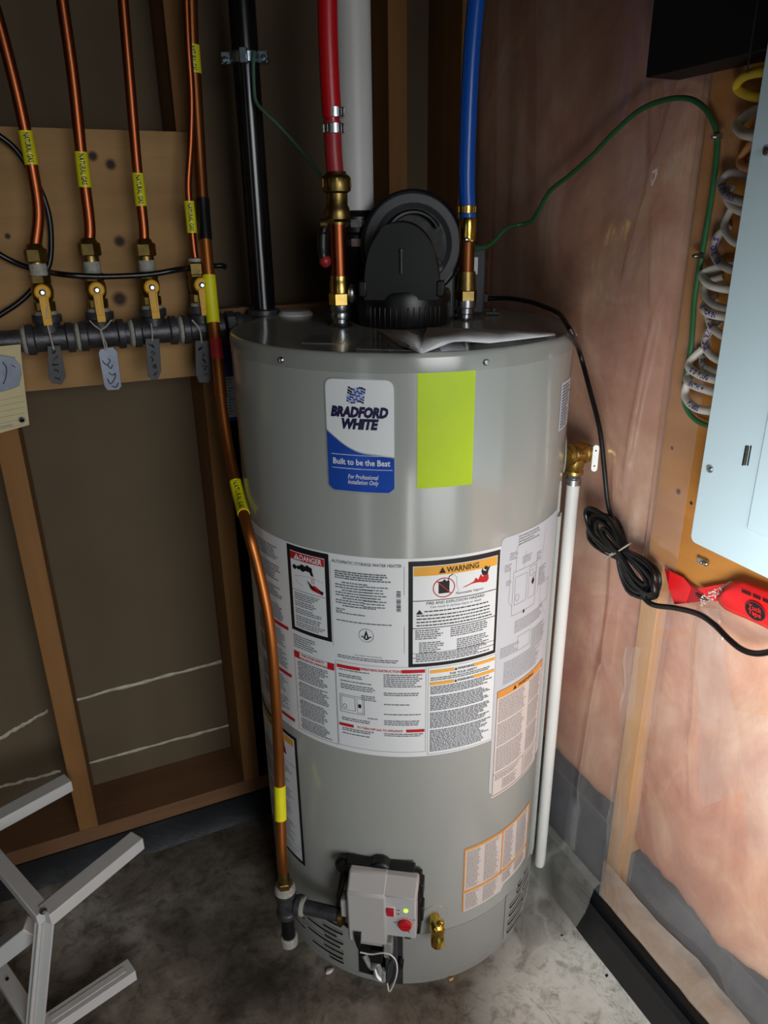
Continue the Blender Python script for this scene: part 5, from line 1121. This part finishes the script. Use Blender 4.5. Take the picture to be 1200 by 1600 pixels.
# ---- power cord of the blower with its tied coil
cx_ = -.084
pc_ = thing('power_cord', pB(950, 830, cx_), 'black power cord with a coiled bundle hanging beside the heater', 'power cord')
g = G(); e1 = q_e = e0 = None
cb_o = V3((CX+.055, CY+.06, ZT+.030))
cord = [pA(752, 467, -.325), pA(790, 466, -.36), pA(825, 471, -.42), pA(855, 481, -.48), pA(876, 492, -.535), pT(893, 520, .292), pB(905, 548, -.090), pB(922, 610, cx_), pB(937, 670, cx_), pB(944, 730, cx_), pB(949, 780, cx_), pB(955, 805, cx_), pB(966, 830, cx_-.004), pB(975, 856, cx_-.006)]
for p in cord[:4]: p.z = max(p.z, ZT+.006)
g = G(); g.tube(spl(cord, 10), .0040, 12); mk('cord_run', g, 'gloss_black', pc_)
ax0 = (931, 815); ax1 = (1020, 925)
def coil(seed, w0, w1, ta, tb, x):
    r3 = random.Random(seed); pts = []
    A_, B_ = V3((930, 812, 0)), V3((1022, 930, 0)); D_ = (B_-A_); Ln = D_.length; D_.normalize(); N_ = V3((-D_.y, D_.x, 0))
    m_ = .46*Ln
    for k in range(40):
        th_ = 2*PI*k/40; u_ = Ln*(ta+(tb-ta)*(.5-.5*math.cos(th_))); wv = math.sin(th_)
        pinch = min(1, .24+.76*abs((u_-m_)/(Ln*.36))**1.0); w_ = (w0 if u_ < m_ else w1)*pinch
        q = A_+D_*u_+N_*(w_*wv+r3.uniform(-.4, .4)); pts.append(pB(q.x, q.y, x-.004*math.cos(th_*1+seed)))
    g = G(); g.tube(pts, .0040, 10, closed=True); return mk('cord_loop', g, 'gloss_black', pc_)
for sd_, w0, w1, ta, tb, x in ((1, 31, 24, .02, 1.02, cx_-.002), (2, 24, 31, -.10, .95, cx_-.008), (3, 15, 17, .03, .98, cx_-.014), (4, 38, 19, -.02, .93, cx_+.002), (5, 9, 10, .12, .86, cx_-.018), (6, 27, 37, -.05, 1.0, cx_-.005), (7, 20, 26, -.14, .90, cx_-.011)): coil(sd_, w0, w1, ta, tb, x)
g = G(); tie = []
for k in range(20):
    a_ = 2*PI*k/20; c = V3((971, 858, 0)); dd = V3((26, -17, 0)).normalized(); q = c+dd*(17*math.cos(a_)); tie.append(pB(q.x, q.y, cx_-.006-.017*math.sin(a_)))
g.tube(tie, .0014, 6, closed=True); g.tube(spl([pB(958, 866, cx_-.018), pB(950, 870, cx_-.020), pB(943, 874, cx_-.016)], 5), .0012, 6); g.tube(spl([pB(958, 864, cx_-.018), pB(952, 866, cx_-.022), pB(946, 863, cx_-.020)], 5), .0009, 6); mk('wire_tie', g, 'string', pc_)
g = G(); g.tube(spl([pB(1003, 926, cx_-.006), pB(1010, 938, cx_-.004), pB(1024, 946, cx_), pB(1055, 950, cx_), pB(1090, 959, cx_), pB(1115, 975, cx_), pB(1138, 998, cx_), pB(1158, 1014, cx_), pB(1180, 1021, cx_), pB(1205, 1018, cx_), pB(1240, 1008, cx_)], 10), .0044, 12); mk('cord_run', g, 'gloss_black', pc_)

# ================================================================== BOOKLET ON THE LID
bk = thing('instruction_booklet', pF(700, 532, ZT), 'open white instruction booklet splayed on top of the heater', 'booklet')
BZ = ZT+.0015
def leaf(px, zz):   # px: list of rows; each row list of (px, py, height)
    vs = []; fs = []; nr, nc = len(px), len(px[0])
    for row in px:
        for (x, y, h_) in row: vs.append(pF(x, y, BZ+h_+zz))
    for i in range(nr-1):
        for j in range(nc-1): a_ = i*nc+j; fs.append((a_, a_+1, a_+nc+1, a_+nc))
    g = G(); g.add(vs, fs); o = mk('page', g, 'paper', bk, sharp=180); m_ = o.modifiers.new('thickness', 'SOLIDIFY'); m_.thickness = .0009; m_.offset = 0; return o
for k in range(5):
    d_ = k*.0034
    leaf([[(592+k*3, 517, .000), (612, 516+k*.3, .004), (636, 517, .006), (660, 527, .001)], [(604+k*3, 524, .000), (622, 526, .006), (643, 532, .006), (668, 540-k, .000)], [(626+k*5, 540-k*.6, .000), (640, 544-k, .003), (650, 548-k, .002), (660, 552-k*.5, .000)]], d_)
for k in range(6):
    d_ = k*.0034
    leaf([[(668, 512, .002), (720, 513, .007), (780, 516, .005), (866-k*3, 520+k*.4, .001)], [(662, 526, .003), (722, 524, .010), (785, 527, .005), (868-k*5, 524+k*.5, .000)], [(660, 552-k*.5, .000), (702-k*2, 536-k*.4, .006), (726, 528+k, .008), (745+k*4, 531+k, .002)]], d_)

# ================================================================== WHITE METAL RACK, BOTTOM LEFT
rk = thing('white_metal_rack', pF(60, 1600, .0), 'white-painted metal rack of short angled arms lying on the floor at the left', 'rack')
ZU, ZL_ = .27, .035
J1 = pF(70, 1432, ZU); J2 = pF(62, 1612, ZL_); E1 = pF(216, 1312, ZU); E0 = pF(108, 1222, ZU); K1 = pF(-40, 1302, ZU); E3 = pF(207, 1514, ZL_); K2 = pF(-30, 1470, ZL_)
def channel(name, a, b, w=.030, h=.022, mt='whitemetal', ridge=False):
    g = G(); g.bar(a, b, w, h); d = (b-a).normalized(); sd = d.cross(UZ).normalized(); u2 = sd.cross(d)
    if ridge: g.bar(a.lerp(b, .12)+u2*(h/2+.0006), a.lerp(b, .92)+u2*(h/2+.0006), w*.4, .0014)
    return mk(name, g, mt, rk, bevel=.002)
channel('arm', J1, E1, .034, .026); channel('arm', K1, E0, .034, .026); channel('arm', K1, J1, .026); channel('arm', J2, E3, .034, .024, ridge=True); channel('arm', K2, J2, .028)
lw = pF(-30, 1512, .12); channel('arm', pF(52, 1448, .20), lw, .030, .034)
g = G(); a, b = J1+V3((.004, -.004, -.012)), J2+V3((.0, 0, .01)); d = (b-a).normalized(); sd = V3((.8, -.55, 0)); g.bar(a, b, .020, .004, sd.cross(d)); g.bar(a+sd*-.013, b+sd*-.013, .004, .018, sd.cross(d)); g.bar(a+sd*-.022, b+sd*-.022, .008, .004, sd.cross(d)); mk('post', g, 'whitemetal', rk, bevel=.001)
g = G(); g.lathe(J1+UZ*.011, UZ, [(.006, 0), (.006, .002), (.004, .004), (.0001, .004)], 10); mk('bolt', g, 'steel', rk)
g = G(); q = K2.lerp(J2, .5); g.lathe(q+UZ*.011, UZ, [(.003, 0), (.003, .0025), (.0001, .003)], 10); mk('bolt', g, 'hole', rk)
# ---- debris on the floor
def crumb(px, py, r, mt, seed):
    r3 = random.Random(seed); c = pF(px, py, 0); g = G(); g.sphere(c+UZ*r*.5, r, 7, (1.2+r3.random()*.6, 1, .7)); g.v = [tuple(V3(v)+V3((r3.uniform(-1, 1), r3.uniform(-1, 1), 0))*r*.25) for v in g.v]
    return mk('debris', g, mt, smooth=False)
for i, (px, py, r, mt, lb) in enumerate(((515, 1519, .0055, 'labelpink', 'pale chip of debris lying in front of the heater skirt, left of the gas valve'), (765, 1491, .0030, 'steel', 'tiny shiny screw head at the right front edge of the heater base'), (705, 1531, .0035, 'plateB', 'small brown crumb in front of the heater base'), (878, 1462, .0022, 'membrane', 'dark crumb on the pale floor by the right curb'), (948, 1525, .0026, 'membrane', 'dark flake on the white patch of floor'), (1000, 1575, .0020, 'membrane', 'dark speck nearest the bottom of the white floor patch'))):
    tag(crumb(px, py, r, mt, i), lb, 'debris', 'crumbs on the floor')
